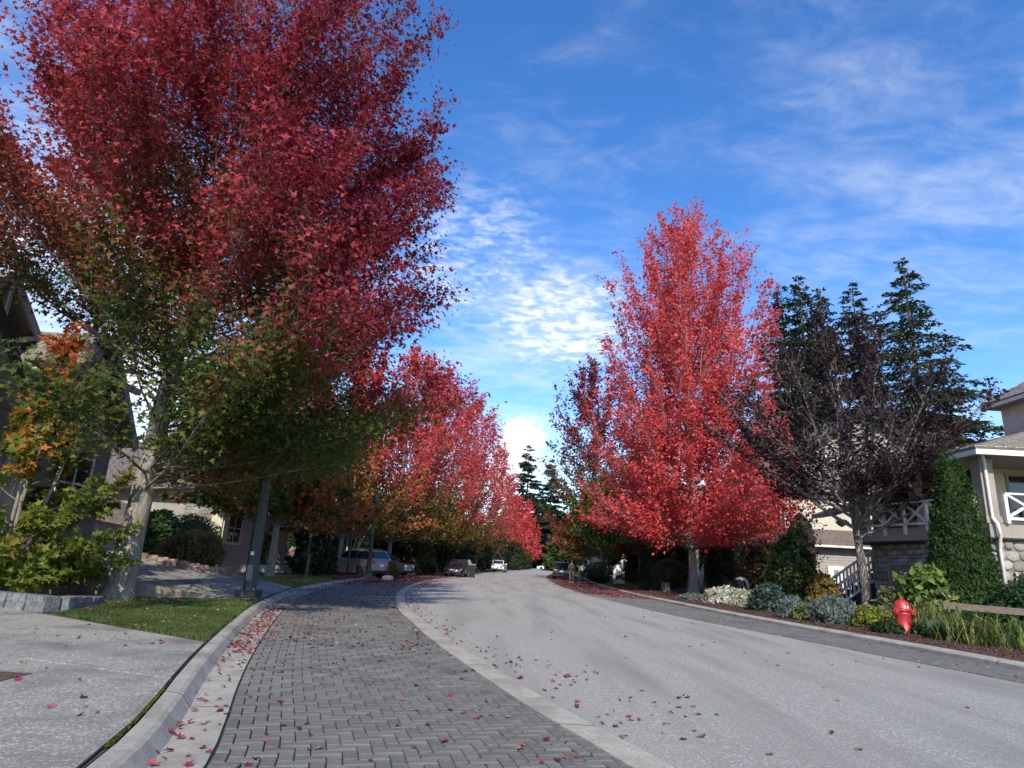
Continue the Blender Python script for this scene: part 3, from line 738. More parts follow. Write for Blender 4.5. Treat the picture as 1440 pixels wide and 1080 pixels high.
ROW_R = [(11.6, 78, 12.5, 5.2, c_low, 'green maple standing over the walkers'),
         (12.2, 92, 13.5, 4.8, c_red(1.0, .8, 0, .3), 'pinkish red maple, far down the right kerb behind the green boughs'),
         (13.6, 112, 13.5, 4.8, c_red(1.0, .8, 0, .3), 'low red maple near the far end of the right kerb'),
         (16.5, 135, 14.5, 4.8, c_red(.95, 1.0, 0, .4), 'farthest of the maples on the right kerb')]
for n, (x, y, H, R, cf, lab) in enumerate(ROW_R):
    q = max(.45, min(1, 60/y))
    maple('red_maple', lab, 'tree', (x, y, .08), H, R, 2.6, .19, int(62*(.6+.4*q)), int(20*q)+2, int(13*q)+3, .26+.002*(y-60), cf, seed=70+n, elev=(30, 74), twl=.10, group='maples along the right kerb')
maple('red_maple', 'brilliant pure red maple closing the view at the far end of the street', 'tree', (7.4, 212, .0), 21, 6.0, 2.0, .2, 50, 12, 9, .62, c_red(1.25, 0, .3), seed=90, elev=(40, 80))
maple('red_maple', 'dull green and red maple left of the brilliant one at the street end', 'tree', (-1.5, 205, .0), 15, 6.0, 2.0, .2, 44, 10, 9, .6, c_red(.85, 1.0, 0, .5), seed=91)
maple('red_maple', 'small dusky red maple right of the brilliant one at the street end', 'tree', (18, 200, .0), 15, 6.5, 2.0, .2, 44, 10, 9, .6, c_red(.8, .5, 0, .3), seed=92)
# purple leaved plum, half bare, in front of the balcony house
def c_plum(i, p, loc):
    h, rf, lc, tcx, u = i.T
    return shade(blend((.028, .016, .019), (.055, .03, .034), tcx), i, .2)
maple('purple_plum', 'dark purple plum tree with bare twigs and lichen on its trunk, before the balcony house', 'tree', (13.75, 25.2, .1), 11.9, 5.7, 4.8, .20, 44, 60, 12, .15, c_plum, fork=2.9, cull=lambda p, r: p.x < -2.2 and p.z < 6.6,
      prof=interp_prof([(0, .7), (.12, .95), (.3, 1.0), (.5, .88), (.7, .62), (.85, .42), (1, .15)]), seed=33, bark='bark_dark', elev=(38, 72), twl=.13, lean=(-.5, 0), jit=.10, bare=.06, limb_r=.36)
# vine maple close on the left: 300 nearest leaves singly
def c_vine(i, p, loc):
    h, rf, lc, tcx, u = i.T
    w = smooth(h*1.3+.32*(lc-.5)+.55*(tcx-.5), .50, 1.0)
    grn = blend((.10, .16, .025), (.20, .22, .035), tcx); org = blend((.44, .19, .03), (.45, .12, .035), lc)
    return shade(grn*(1-w[:, None])+org*w[:, None], i, .1)
def vine_maple():
    t, pos, nrm, dirs, sz, col = maple('vine_maple', 'small multi stemmed maple, yellow green turning orange, close on the left by the block edging', 'tree', (-10.0, 13.45, .1), 5.7, 2.1, .35, .06, 58, 14, 13, .165, c_vine, fexp=1.8, thin=4.0,
        prof=interp_prof([(0, .8), (.2, 1), (.38, .95), (.46, .55), (.56, .25), (.8, .13), (1, .04)]), tmpl='maple', seed=14, elev=(10, 60), twl=.11, jit=.18, limb_r=.5, bark='bark', lean=(.25, 0))
    stems = MB(); stems.smooth = True
    for k in range(4):
        a = k*1.6+.5; stems.tube([(.25*math.cos(a), .25*math.sin(a), -.1), (.4*math.cos(a), .4*math.sin(a), 1.6), (.75*math.cos(a), .7*math.sin(a), 3.4)], [.05, .04, .02], 7)
    stems.build('stem', 'bark', t, world=False)
    old = [c for c in t.children if c.name.startswith('crown')][0]
    base = Vector(t.location); score = []
    for k in range(len(pos)):
        px, py, dz = proj(Vector(pos[k])+base)
        score.append(dz/sz[k] if (2 < px < 1438 and dz > 0) else 1e9)
    order = np.argsort(score); near, far = order[:300], order[300:]
    old.name = 'old_crown'; bpy.data.objects.remove(old)
    ncol = 10; cs = col[near]; idx = np.argsort(cs[:, 0]/(cs[:, 1]+.01)); grp = np.array_split(idx, ncol)
    z3 = np.zeros((1, 3))
    for g in grp:
        c = cs[g].mean(0)[None]
        me = leaf_mesh('leaf', z3, np.array([[0, 0, 1.]]), np.array([[0, 1., 0]]), 1.0, c, MAPLE_V, MAPLE_F, 'leaf', obj=False)
        for k in near[g]:
            n = Vector(nrm[k]).normalized(); d = Vector(dirs[k]); d = (d-n*d.dot(n)).normalized(); s = d.cross(n)
            o = bpy.data.objects.new('leaf', me); COL.objects.link(o); o.parent = t
            mm = Matrix((s, d, n)).transposed().to_4x4(); o.matrix_local = Matrix.Translation(Vector(pos[k])) @ mm @ Matrix.Scale(float(sz[k]), 4)
    tag(leaf_mesh('crown', pos[far], nrm[far], dirs[far], sz[far], col[far], MAPLE_V, MAPLE_F, 'leaf', t), kind='stuff')
vine_maple()

# ------------------------------------------------------------------ conifers
def conifer(label, loc, H, R, seed, n_whorl=38, clear=.12, col=((.05, .075, .04), (.12, .15, .075)), group='tall firs behind the right-hand houses', spray=.72, dens=.8, gap=.0):
    r = random.Random(seed); t = thing('fir_tree', label, 'tree', loc, group)
    tb = MB(); tb.smooth = True
    tb.tube([(0, 0, -.2), (0, 0, H*.3), (.1, 0, H*.7), (.05, .05, H)], [H*.011, H*.009, H*.005, .02], 8)
    tb.build('trunk', 'bark_fir', t, world=False)
    bw = MB(); pos = []; dv = []; nr = []; sz = []; cl = []
    for i in range(n_whorl):
        f = (i+r.random()*.6)/n_whorl; z = H*(clear+(1-clear)*f)
        L0 = R*((1-f)**.8+.035)
        nb = r.randint(4, 6)
        for b_ in range(nb):
            if r.random() < gap: continue
            az = r.uniform(0, 6.283); L = L0*r.uniform(.55, 1.15); h = Vector((math.cos(az), math.sin(az), 0)); sd = Vector((-h.y, h.x, 0))
            up = .25*f+.05; p0 = Vector((0, 0, z)); p1 = p0+h*L*.55+Vector((0, 0, L*(up-.15))); p2 = p0+h*L+Vector((0, 0, L*(up-.28)))
            bw.tube([p0, p1, p2], [.02+.012*L, .012+.006*L, .008], 3, cap=False)
            bc = r.random()
            n = max(8, int(L*30*dens))
            for k in range(n):
                s = r.uniform(.12, 1.0); c = p0*(1-s)**2+p1*(2*s*(1-s))+p2*s*s
                w = (r.random()*2-1)*L*.24*(1.1-s*.8)
                q = c+sd*w+Vector((0, 0, -abs(w)*.35+r.gauss(0, .05)))
                pos.append(q); d = (h*.8+sd*(1.1 if w > 0 else -1.1)*r.random()+Vector((0, 0, r.uniform(-.7, .05)))); dv.append(d)
                nr.append(Vector((r.gauss(0, .4), r.gauss(0, .4), 1))); sz.append(spray*r.uniform(.6, 1.3)*(.55+.45*(1-f))); cl.append(.5*bc+.5*r.random())
    bw.build('branches', 'bark_fir', t, world=False, fix=False)['kind'] = 'stuff'
    cl = np.array(cl)
    leaf_mesh('crown', np.array(pos), np.array(nr), np.array(dv), np.array(sz), blend(col[0], col[1], cl), OVAL_V, OVAL_F, 'needle', t, width=.8)
    return t
def fir_at(label, px, py, Y, R, seed, **k):
    p = P(px, py, Y); return conifer(label, (p.x, Y, 0), p.z, R, seed, **k)
fir_at('tallest and rightmost dark fir rising behind the purple plum', 1268, 362, 72, 11.0, 1, n_whorl=46)
fir_at('dark fir with a leaning tip just right of the scarlet maple', 1097, 398, 78, 8.6, 2, n_whorl=42)
fir_at('full dark fir between the leaning tip and the plum top', 1122, 388, 74, 9.6, 3, n_whorl=44)
fir_at('dark fir hidden up to its top by the plum, left of the tallest fir', 1197, 396, 80, 9.5, 4, n_whorl=44)
fir_at('short dark fir showing between the two left firs and the plum', 1152, 400, 84, 9.0, 5)
fir_at('large fir standing alone in the gap at the end of the street', 744, 626, 235, 11.5, 6, n_whorl=34, spray=1.5, dens=.65, group='firs beyond the street end', gap=.15, col=((.035, .06, .04), (.07, .095, .06)))
fir_at('smaller fir to the right of the large one at the end of the street', 776, 644, 245, 9.5, 7, n_whorl=34, spray=1.5, dens=.65, group='firs beyond the street end', gap=.1, col=((.035, .06, .04), (.07, .095, .06)))
fir_at('low fir between the pair at the end of the street', 760, 690, 228, 8, 8, n_whorl=26, spray=1.5, dens=.65, group='firs beyond the street end', col=((.035, .06, .04), (.07, .095, .06)))
# ------------------------------------------------------------------ houses
def part(parent, name, b, mt, label=None, kind=None, fix=True):
    o = b.build(name, mt, parent, fix=fix)
    if label: o['label'] = label
    if kind: o['kind'] = kind
    return o
def bx(parent, name, mt, *a, **k): return part(parent, name, MB().box(*a), mt, **k)
def lump_mesh(seed):
    r = random.Random(seed); b = MB(); n = 9; b.smooth = False
    a0 = r.uniform(0, 1); R1 = []
    for k in range(n):
        t = 2*math.pi*(k+r.uniform(-.25, .25))/n+a0
        c, s = math.cos(t), math.sin(t); q = (abs(c)**3.2+abs(s)**3.2)**(-1/3.2)*r.uniform(.86, 1.0)*.5
        R1.append((c*q, s*q))
    vs = [(x, y, -.3) for x, y in R1]+[(x*.97, y*.97, .42) for x, y in R1]+[(x*.72, y*.72, .82+r.uniform(-.1, .1)) for x, y in R1]+[(r.uniform(-.1, .1), r.uniform(-.1, .1), 1.0)]
    fs = []
    for k in range(n):
        m = (k+1) % n; fs += [(k, m, n+m, n+k), (n+k, n+m, 2*n+m, 2*n+k), (2*n+k, 2*n+m, 3*n)]
    b.smooth = True; b.add(vs, fs); o = b.build('stone', 'stone'); me = o.data; bpy.data.objects.remove(o); return me
LUMP = [lump_mesh(s) for s in range(7)]
def stones(parent, o, u, n, w, h, seed, depth=.075, lo=.13, hi=.36, cap=400, mesh=None):
    r = random.Random(seed); o = Vector(o)-ROOT[parent]; u = Vector(u).normalized(); n = Vector(n).normalized(); v = Vector((0, 0, 1))
    z = 0
    while z < h-.05:
        rh = min(r.uniform(lo, hi), h-z)
        if h-z-rh < .1: rh = h-z
        x = 0
        while x < w-.02:
            rw = r.uniform(.8, 1.7)*rh*1.05
            if w-x-rw < .12: rw = w-x
            ob = bpy.data.objects.new('stone', r.choice(LUMP)); COL.objects.link(ob); ob.parent = parent
            p = o+u*(x+rw/2)+v*(z+rh/2+r.uniform(-.02, .02)*(rh < h)); ra = r.uniform(-.2, .2) if rw < w-.1 else 0; uu = u*math.cos(ra)+v*math.sin(ra); vv = v*math.cos(ra)-u*math.sin(ra); m = Matrix((uu*rw*r.uniform(.95, 1.06), vv*rh*r.uniform(.95, 1.1), n*depth*r.uniform(.6, 1.5))).transposed().to_4x4(); m.translation = p
            ob.matrix_local = m
            x += rw
        z += rh
def lap(parent, x0, x1, y0, y1, z0, z1, face, mt, h=.17, name='siding'):
    """stepped clapboards on one face ('-y','+x','-x') joined; small in the photograph"""
    b = MB(); n = int((z1-z0)/h)
    for i in range(n):
        za, zb = z0+i*h, min(z0+(i+1)*h, z1)
        if face == '-y': b.prism([(x0, y0, za), (x0, y0-.035, za), (x0, y0-.008, zb), (x0, y0, zb)], (x1-x0, 0, 0))
        if face == '+x': b.prism([(x1, y0, za), (x1+.035, y0, za), (x1+.008, y0, zb), (x1, y0, zb)], (0, y1-y0, 0))
        if face == '-x': b.prism([(x0, y0, za), (x0-.035, y0, za), (x0-.008, y0, zb), (x0, y0, zb)], (0, y1-y0, 0))
    return part(parent, name, b, mt, kind='stuff')
def roof_slab(parent, name, quad, th, mt, courses=0, row=.2):
    """quad: eave a, eave b, ridge b, ridge a"""
    q = [Vector(p) for p in quad]; n = (q[1]-q[0]).cross(q[3]-q[0]).normalized()
    if n.z < 0: n = -n
    b = MB(); b.prism([p for p in q], -n*th)
    o = part(parent, name, b, mt)
    if courses:
        c = MB(); L = ((q[3]-q[0]).length+(q[2]-q[1]).length)/2; k = int(L/row)
        for i in range(k):
            s0, s1 = i/k, (i+1)/k
            a0, b0 = q[0].lerp(q[3], s0), q[1].lerp(q[2], s0); a1, b1 = q[0].lerp(q[3], s1), q[1].lerp(q[2], s1)
            wd = (b0-a0).length; m = max(1, int(wd/.33)); off = .5*(i % 2)
            for j in range(m):
                t0, t1 = max((j-off)/m, 0)+.002, min((j+1-off)/m, 1)-.002
                jz = rnd.uniform(.010, .024)
                c.prism([a0.lerp(b0, t0)+n*.003, a0.lerp(b0, t1)+n*.003, a1.lerp(b1, t1)+n*.003, a1.lerp(b1, t0)+n*.003][::-1], n*jz)
        s = part(parent, 'shingle_courses', c, mt, kind='stuff', fix=False)
    return o
def window(parent, face, c, w, h, nx=2, ny=2, fr='white', fw=.09, glass='glass', name='window'):
    """face: '-y','+x','-x'; c centre on the wall"""
    c = Vector(c); n = {'-y': Vector((0, -1, 0)), '+x': Vector((1, 0, 0)), '-x': Vector((-1, 0, 0))}[face]
    u = Vector((1, 0, 0)) if face == '-y' else Vector((0, 1, 0)); v = Vector((0, 0, 1))
    def q(b, a0, a1, b0, b1, d0, d1):
        p = [c+u*a0+v*b0+n*d0, c+u*a1+v*b0+n*d0, c+u*a1+v*b1+n*d0, c+u*a0+v*b1+n*d0]; b.prism(p, n*(d1-d0))
    g = MB(); q(g, -w/2, w/2, -h/2, h/2, -.05, .015); o = part(parent, name, g, glass)
    f = MB()
    q(f, -w/2-fw, -w/2, -h/2-fw, h/2+fw, -.02, .06); q(f, w/2, w/2+fw, -h/2-fw, h/2+fw, -.02, .06)
    q(f, -w/2, w/2, h/2, h/2+fw, -.02, .058); q(f, -w/2, w/2, -h/2-fw, -h/2, -.02, .075)
    m = .028
    for i in range(1, nx): q(f, -w/2+w*i/nx-m, -w/2+w*i/nx+m, -h/2, h/2, .012, .035)
    for j in range(1, ny): q(f, -w/2, w/2, -h/2+h*j/ny-m, -h/2+h*j/ny+m, .012, .033)
    fo = f.build('frame', fr, o); ROOT[fo] = ROOT[parent]
    return o

# --- right: the balcony house with the stone garage
R1 = thing('house', 'taupe house with white cross braced balcony above a river stone garage', 'house', (15.75, 21, 0))
bx(R1, 'wall', 'mortar', 15.84, 27, 21.06, 28.2, -.2, 2.84)
bx(R1, 'wall', 'cream', 17.6, 27, 23.0, 28.1, 3.36, 5.5)
stones(R1, (15.82, 21.05, 0), (1, 0, 0), (0, -1, 0), 1.75, 2.83, 1)
stones(R1, (15.83, 21.0, 0), (0, 1, 0), (-1, 0, 0), 1.25, 2.83, 2)
stones(R1, (15.83, 22.3, 2.08), (0, 1, 0), (-1, 0, 0), 4.7, .75, 3)
stones(R1, (15.83, 27.12, 0), (0, 1, 0), (-1, 0, 0), 1.1, 2.83, 4)
# white lap wall beyond the stone on the camera side
lap(R1, 17.65, 22, 21.05, 0, 0, 2.8, '-y', 'white')
gd = MB()
D = bx(R1, 'garage_door', 'door', 16.02, 16.07, 22.32, 26.98, -.1, 2.02)
for i in range(4):
    for j in range(4):
        y0, z0 = 22.42+j*1.15, .04+i*.49
        if i == 3:
            wq = MB().box(16.0, 16.03, y0+.14, y0+.86, z0+.10, z0+.38); wo = wq.build('pane', 'glass', D); ROOT[wo] = ROOT[R1]
            mu = MB()
            for k in (1, 2): mu.box(15.985, 16.01, y0+.14+.24*k-.012, y0+.14+.24*k+.012, z0+.10, z0+.38)
            mu.box(15.983, 16.008, y0+.14, y0+.86, z0+.23, z0+.254)
            ROOT[mu.build('glazing_bar', 'door', D)] = ROOT[R1]
        else:
            pq = MB().box(15.995, 16.03, y0+.06, y0+.94, z0+.06, z0+.42); po = pq.build('panel', 'door', D)
fr = MB().box(15.78, 16.06, 27.0, 27.11, -.1, 2.08); fr.box(15.78, 16.06, 22.2, 22.31, -.1, 2.08); fr.box(15.76, 16.05, 22.31, 27.0, 2.025, 2.10)
part(R1, 'door_frame', fr, 'taupe')
path = [(15.62, 21.0), (15.62, 22.6), (15.58, 23.8), (15.38, 24.8), (15.12, 25.7), (14.98, 26.6), (15.05, 27.5), (15.3, 28.15), (15.75, 28.5)]
def deck(z0, z1, off): return [(x-off, y, z0) for x, y in path]+[(18, 28.5+off, z0), (18, 21.0, z0)]
dk = MB(); dk.prism(deck(2.90, 0, .0), (0, 0, .42)); dk.prism([(15.62, 20.9, 2.90), (24, 20.9, 2.90), (24, 21.0, 2.90), (15.62, 21.0, 2.90)], (0, 0, .42)); part(R1, 'balcony_fascia', dk, 'taupe')
dk = MB(); dk.prism(deck(2.84, 0, .05), (0, 0, .058)); dk.prism([(15.57, 20.85, 2.84), (24, 20.85, 2.84), (24, 21.0, 2.84), (15.57, 21.0, 2.84)], (0, 0, .056)); part(R1, 'drip_trim', dk, 'darktrim')
dk = MB(); dk.prism(deck(3.322, 0, .03), (0, 0, .05)); part(R1, 'balcony_floor', dk, 'taupe')
def railing(pts, drop):
    for k in range(len(pts)-1):
        a, c = Vector(pts[k]), Vector(pts[k+1])
        b = MB(); b.beam(a+Vector((0, 0, 4.30)), c+Vector((0, 0, 4.30)), .13, .06); part(R1, 'top_rail', b, 'white')
        b = MB(); b.beam(a+Vector((0, 0, 3.50)), c+Vector((0, 0, 3.50)), .09, .09); part(R1, 'bottom_rail', b, 'white')
        d = (c-a).normalized()*.05
        b = MB(); b.beam(a+d+Vector((0, 0, 3.56)), c-d+Vector((0, 0, 4.26)), .05, .085); part(R1, 'cross_brace', b, 'white')
        s = d.cross(Vector((0, 0, 1)))*.8
        b = MB(); b.beam(a+d+s+Vector((0, 0, 4.26)), c-d+s+Vector((0, 0, 3.56)), .045, .08); part(R1, 'cross_brace', b, 'white')
    for k in range(len(pts)):
        a = Vector(pts[k]); b = MB(); b.box(a.x-.055, a.x+.055, a.y-.055, a.y+.055, 3.10 if drop else 3.34, 4.27); part(R1, 'rail_post', b, 'white')
railing([(15.56, 21.35, 0), (15.56, 22.6, 0), (15.52, 23.8, 0), (15.31, 24.85, 0), (15.05, 25.75, 0), (14.91, 26.6, 0), (14.98, 27.5, 0), (15.25, 28.2, 0)], True)
railing([(16.2, 20.83, 0), (17.5, 20.83, 0), (18.8, 20.83, 0), (20.1, 20.83, 0)], False)
pc = MB(); pc.box(15.62, 16.06, 20.96, 21.4, 3.34, 5.5); part(R1, 'corner_post', pc, 'taupe')
pc = MB(); pc.box(15.58, 16.10, 20.92, 21.44, 3.345, 3.56); part(R1, 'post_trim', pc, 'taupe')
pc = MB(); pc.box(15.59, 16.09, 20.93, 21.43, 5.34, 5.52); part(R1, 'post_trim', pc, 'taupe')
pc = MB(); pc.box(15.66, 16.02, 24.6, 24.95, 3.36, 5.5); part(R1, 'porch_post', pc, 'taupe')
pc = MB(); pc.box(15.4, 15.76, 28.0, 28.36, 3.36, 5.5); part(R1, 'porch_post', pc, 'taupe')
# porch roof, gutter, downspout
pf_ = MB(); pf_.box(15.15, 27, 20.35, 28.9, 5.5, 5.62); part(R1, 'soffit', pf_, 'taupe')
pf_ = MB(); pf_.box(15.08, 15.15, 20.28, 28.9, 5.46, 5.74); part(R1, 'gutter', pf_, 'white')
pf_ = MB(); pf_.box(15.15, 27, 20.28, 20.35, 5.46, 5.74); part(R1, 'gutter', pf_, 'white')
roof_slab(R1, 'porch_roof', [(15.05, 20.25, 5.70), (15.05, 29, 5.70), (21.2, 29, 7.6), (21.2, 24.5, 7.6)], .08, 'shingle', 1, .2)
roof_slab(R1, 'porch_roof', [(27, 20.25, 5.70), (15.05, 20.25, 5.70), (21.2, 24.5, 7.6), (27, 24.5, 7.6)], .08, 'shingle', 1, .2)
ds = MB(); ds.smooth = True
ds.tube([(15.35, 20.32, 5.62), (15.42, 20.5, 5.5), (15.72, 20.84, 5.22), (15.74, 20.88, 5.1), (15.74, 20.88, 3.7), (15.74, 20.86, 3.5), (15.78, 20.74, 3.3), (15.80, 20.72, 2.95), (15.84, 20.86, 2.7), (15.86, 20.9, 2.5), (15.86, 20.9, .05)], .055, 8); part(R1, 'downspout', ds, 'white')
# recessed room behind the balcony
bx(R1, 'door', 'brick', 17.52, 17.62, 25.4, 26.4, 3.37, 5.3)
window(R1, '-x', (17.6, 24.1, 4.45), 1.2, 1.3, 2, 1)
window(R1, '-y', (19.2, 23.0, 4.5), 2.2, 1.5, 3, 1, 'taupe')
bx(R1, 'upper_wall', 'cream', 21.6, 32, 23.4, 27.2, 5.7, 8.95)
ev = MB(); ev.box(21.05, 32, 22.9, 27.6, 8.95, 9.04); part(R1, 'upper_soffit', ev, 'taupe')
ev = MB(); ev.box(20.98, 21.05, 22.83, 27.6, 8.92, 9.14); part(R1, 'upper_gutter', ev, 'white')
ev = MB(); ev.box(21.05, 32, 22.83, 22.9, 8.92, 9.14); part(R1, 'upper_gutter', ev, 'white')
roof_slab(R1, 'main_roof', [(33, 22.8, 9.1), (20.95, 22.8, 9.1), (23.6, 25.2, 10.95), (33, 25.2, 10.95)], .08, 'shingle', 1, .22)
roof_slab(R1, 'main_roof', [(20.95, 22.8, 9.1), (20.95, 27.7, 9.1), (23.6, 25.3, 10.95), (23.6, 25.2, 10.95)], .08, 'shingle', 1, .22)
bx(R1, 'wall', 'siding', 17.5, 27, 28.25, 30.9, -.1, 5.4)
en = MB(); en.prism([(14.6, 28.7, 4.05), (14.6, 28.7, 4.25), (17.2, 28.7, 5.2), (17.2, 28.7, 5.0)], (0, 2.2, 0)); part(R1, 'entry_roof', en, 'greybeam')
hb = thing('hanging_basket', 'rusty orange hanging flower basket under the entry roof, beside the plum trunk', 'flower basket', (14.95, 28.85, 3.75))
k = MB(); k.lathe([(.02, -.16), (.16, -.08), (.22, .06), (.2, .06)], (14.95, 28.85, 3.75), 10); part(hb, 'basket', k, 'timber')
k = MB(); [k.tube([(14.95+.2*math.cos(a), 28.85+.2*math.sin(a), 3.8), (14.95, 28.85, 4.3)], .006, 3) for a in (0, 2.1, 4.2)]; part(hb, 'chain', k, 'black', kind='stuff')
n_ = 260; ps = rdir(n_)*NP.uniform(.1, .27, (n_, 1)); ps[:, 2] = np.abs(ps[:, 2])*.6+.02
leaf_mesh('flowers', ps, rdir(n_, .4), rdir(n_), .09, pick([(.45, .13, .02), (.38, .09, .03), (.08, .12, .03)], n_), OVAL_V, OVAL_F, 'leaf', hb)['kind'] = 'stuff'
# outdoor stair between the two right-hand houses
ST = thing('staircase', 'outdoor stair of dark steps between white picket rails, left of the plum trunk', 'stairs', (14.4, 28.4, 0))
for i in range(10):
    bx(ST, 'step', 'treads', 14.4+.28*i, 14.4+.28*(i+1)+.04, 28.75, 30.1, -.1+.0*i, .19*(i+1))
def stair_rail(y, x0, x1, zoff):
    a, c = Vector((x0, y, (x0-14.4)*.68+zoff)), Vector((x1, y, (x1-14.4)*.68+zoff))
    b = MB(); b.beam(a+Vector((0, 0, .95)), c+Vector((0, 0, .95)), .14, .07); part(ST, 'handrail', b, 'white')
    b = MB(); b.beam(a+Vector((0, 0, .16)), c+Vector((0, 0, .16)), .07, .09); part(ST, 'bottom_rail', b, 'white')
    b = MB(); b.box(a.x-.07, a.x+.07, y-.07, y+.07, a.z-.25, a.z+1.02); part(ST, 'newel_post', b, 'white')
    n = int((x1-x0)/.17)
    for i in range(1, n+1):
        p = a.lerp(c, i/n); b = MB(); b.box(p.x-.028, p.x+.028, y-.028, y+.028, p.z+.18, p.z+.93); part(ST, 'baluster', b, 'white')
stair_rail(30.12, 14.3, 17.2, .05); stair_rail(28.7, 14.45, 16.1, .1)

# --- right: the cream stucco house
R2 = thing('house', 'cream stucco house with three small high windows and a brown skirt roof', 'house', (19, 44, 0))
bx(R2, 'wall', 'cream', 18.95, 31, 44, 56, 0, 7.1)
bx(R2, 'lower_wall', 'sidegrey', 18.5, 27, 43.35, 43.98, 0, 3.42); lap(R2, 18.5, 27, 43.35, 0, .05, 3.4, '-y', 'sidegrey', .18)
roof_slab(R2, 'skirt_roof', [(27.3, 42.75, 3.5), (17.9, 42.75, 3.5), (18.8, 43.97, 4.55), (27.3, 43.97, 4.55)], .08, 'shingle_brown', 1, .2)
roof_slab(R2, 'skirt_roof', [(17.9, 42.75, 3.5), (17.9, 50, 3.5), (18.93, 50, 4.55), (18.93, 43.9, 4.55)], .08, 'shingle_brown', 1, .2)
k = MB(); k.box(17.85, 27.3, 42.66, 42.75, 3.36, 3.50); part(R2, 'gutter', k, 'white')
k = MB(); k.box(18.0, 27.2, 42.76, 43.34, 3.34, 3.40); part(R2, 'soffit', k, 'darktrim')
k = MB(); k.box(18.2, 31, 43.35, 43.45, 7.06, 7.24); part(R2, 'gutter', k, 'white')
k = MB(); k.box(18.3, 31, 43.46, 44.0, 7.1, 7.16); part(R2, 'soffit', k, 'darktrim')
roof_slab(R2, 'main_roof', [(31, 43.3, 7.22), (18.2, 43.3, 7.22), (18.2, 50, 11.6), (31, 50, 11.6)], .1, 'shingle_brown', 1, .24)
roof_slab(R2, 'main_roof', [(18.2, 56.7, 7.22), (31, 56.7, 7.22), (31, 50, 11.6), (18.2, 50, 11.6)], .1, 'shingle_brown')
k = MB(); k.prism([(19.0, 44, 7.1), (19.0, 56, 7.1), (19.0, 50, 11.4)], (.2, 0, 0)); part(R2, 'gable_wall', k, 'siding')
k = MB(); k.box(20.55, 23.05, 43.93, 43.99, 6.22, 7.04); pw = part(R2, 'window_panel', k, 'white')
for i in range(3): 
    g = MB().box(20.78+.78*i, 21.28+.78*i, 43.90, 43.96, 6.42, 6.92); ROOT[g.build('pane', 'glass', pw)] = ROOT[R2]
k = MB(); k.prism([(20.6, 44.3, 8.0), (29.4, 44.3, 8.0), (29.4, 44.3, 10), (25, 44.3, 12.9), (20.6, 44.3, 10)], (0, 6, 0)); part(R2, 'dormer', k, 'sidegrey')
lap(R2, 21.0, 29.2, 44.29, 0, 8.0, 10.0, '-y', 'sidegrey', .2)
window(R2, '-y', (22.6, 44.28, 9.4), .7, .9, 2, 2)
roof_slab(R2, 'dormer_roof', [(20.0, 43.7, 9.65), (20.0, 50.5, 9.65), (25, 50.5, 13.1), (25, 43.7, 13.1)], .12, 'shingle_brown')
roof_slab(R2, 'dormer_roof', [(30.0, 50.5, 9.65), (30.0, 43.7, 9.65), (25, 43.7, 13.1), (25, 50.5, 13.1)], .12, 'shingle_brown')
k = MB(); k.beam((20.0, 43.66, 9.5), (25, 43.66, 12.95), .06, .28); k.beam((30.0, 43.66, 9.5), (25, 43.66, 12.95), .06, .28); part(R2, 'rake_board', k, 'darktrim')
window(R2, '-x', (18.95, 45.3, 5.6), 1.4, 1.5, 2, 2)
k = MB(); k.tube([(19.35, 43.9, 7.1), (19.35, 43.9, 4.4)], .05, 6); part(R2, 'downspout', k, 'darktrim')
bx(R2, 'door', 'white', 21.25, 22.3, 43.22, 43.30, .1, 2.2)
k = MB(); k.box(21.62, 21.84, 43.02, 43.2, 1.55, 1.95); part(R2, 'lantern', k, 'steel')
# --- right: the house behind the scarlet maple, and one farther on
R3 = thing('house', 'grey and cream house mostly hidden behind the scarlet maple and the dark cedar', 'house', (16.5, 56, 0))
bx(R3, 'wall', 'cream', 16.5, 31, 58, 68, 0, 6)
bx(R3, 'porch_floor', 'stepgrey', 15.2, 24, 52.6, 58, 0, .8)
roof_slab(R3, 'porch_roof', [(25, 52, 3.9), (15, 52, 3.9), (15, 58, 5.4), (25, 58, 5.4)], .15, 'shingle_brown')
roof_slab(R3, 'main_roof', [(32, 57, 6), (15.8, 57, 6), (15.8, 63, 9.6), (32, 63, 9.6)], .12, 'shingle_brown')
roof_slab(R3, 'main_roof', [(15.8, 69, 6), (32, 69, 6), (32, 63, 9.6), (15.8, 63, 9.6)], .12, 'shingle_brown')
k = MB(); k.prism([(16.5, 58, 6), (16.5, 68, 6), (16.5, 63, 9.3)], (.2, 0, 0)); part(R3, 'gable_wall', k, 'sidegrey')
for px in (1036,):
    p = P(px, 760, 52.8); k = MB(); k.box(p.x-.17, p.x+.17, 52.6, 52.94, .0, 3.95); part(R3, 'porch_column', k, 'sidegrey')
k = MB(); k.box(15.3, 15.6, 52.6, 52.9, .0, 3.95); part(R3, 'porch_column', k, 'sidegrey')
window(R3, '-y', (19.5, 58, 3), 1.6, 1.6, 2, 2); window(R3, '-x', (16.5, 60.5, 4.6), 1.3, 1.3, 2, 2)
R4 = thing('house', 'pale far house with a white garage door glimpsed behind the two walkers', 'house', (11.8, 86, 0))
bx(R4, 'wall', 'cream', 12.2, 24, 86, 96, 0, 5.5)
bx(R4, 'garage_door', 'white', 12.6, 15.6, 85.9, 85.98, 0, 2.3)
roof_slab(R4, 'roof', [(25, 85, 5.3), (11.6, 85, 5.3), (11.6, 91, 8.4), (25, 91, 8.4)], .12, 'shingle_brown'); roof_slab(R4, 'roof', [(11.6, 97, 5.3), (25, 97, 5.3), (25, 91, 8.4), (11.6, 91, 8.4)], .12, 'shingle_brown')
window(R4, '-y', (18, 86, 2.2), 1.6, 1.4, 2, 1)
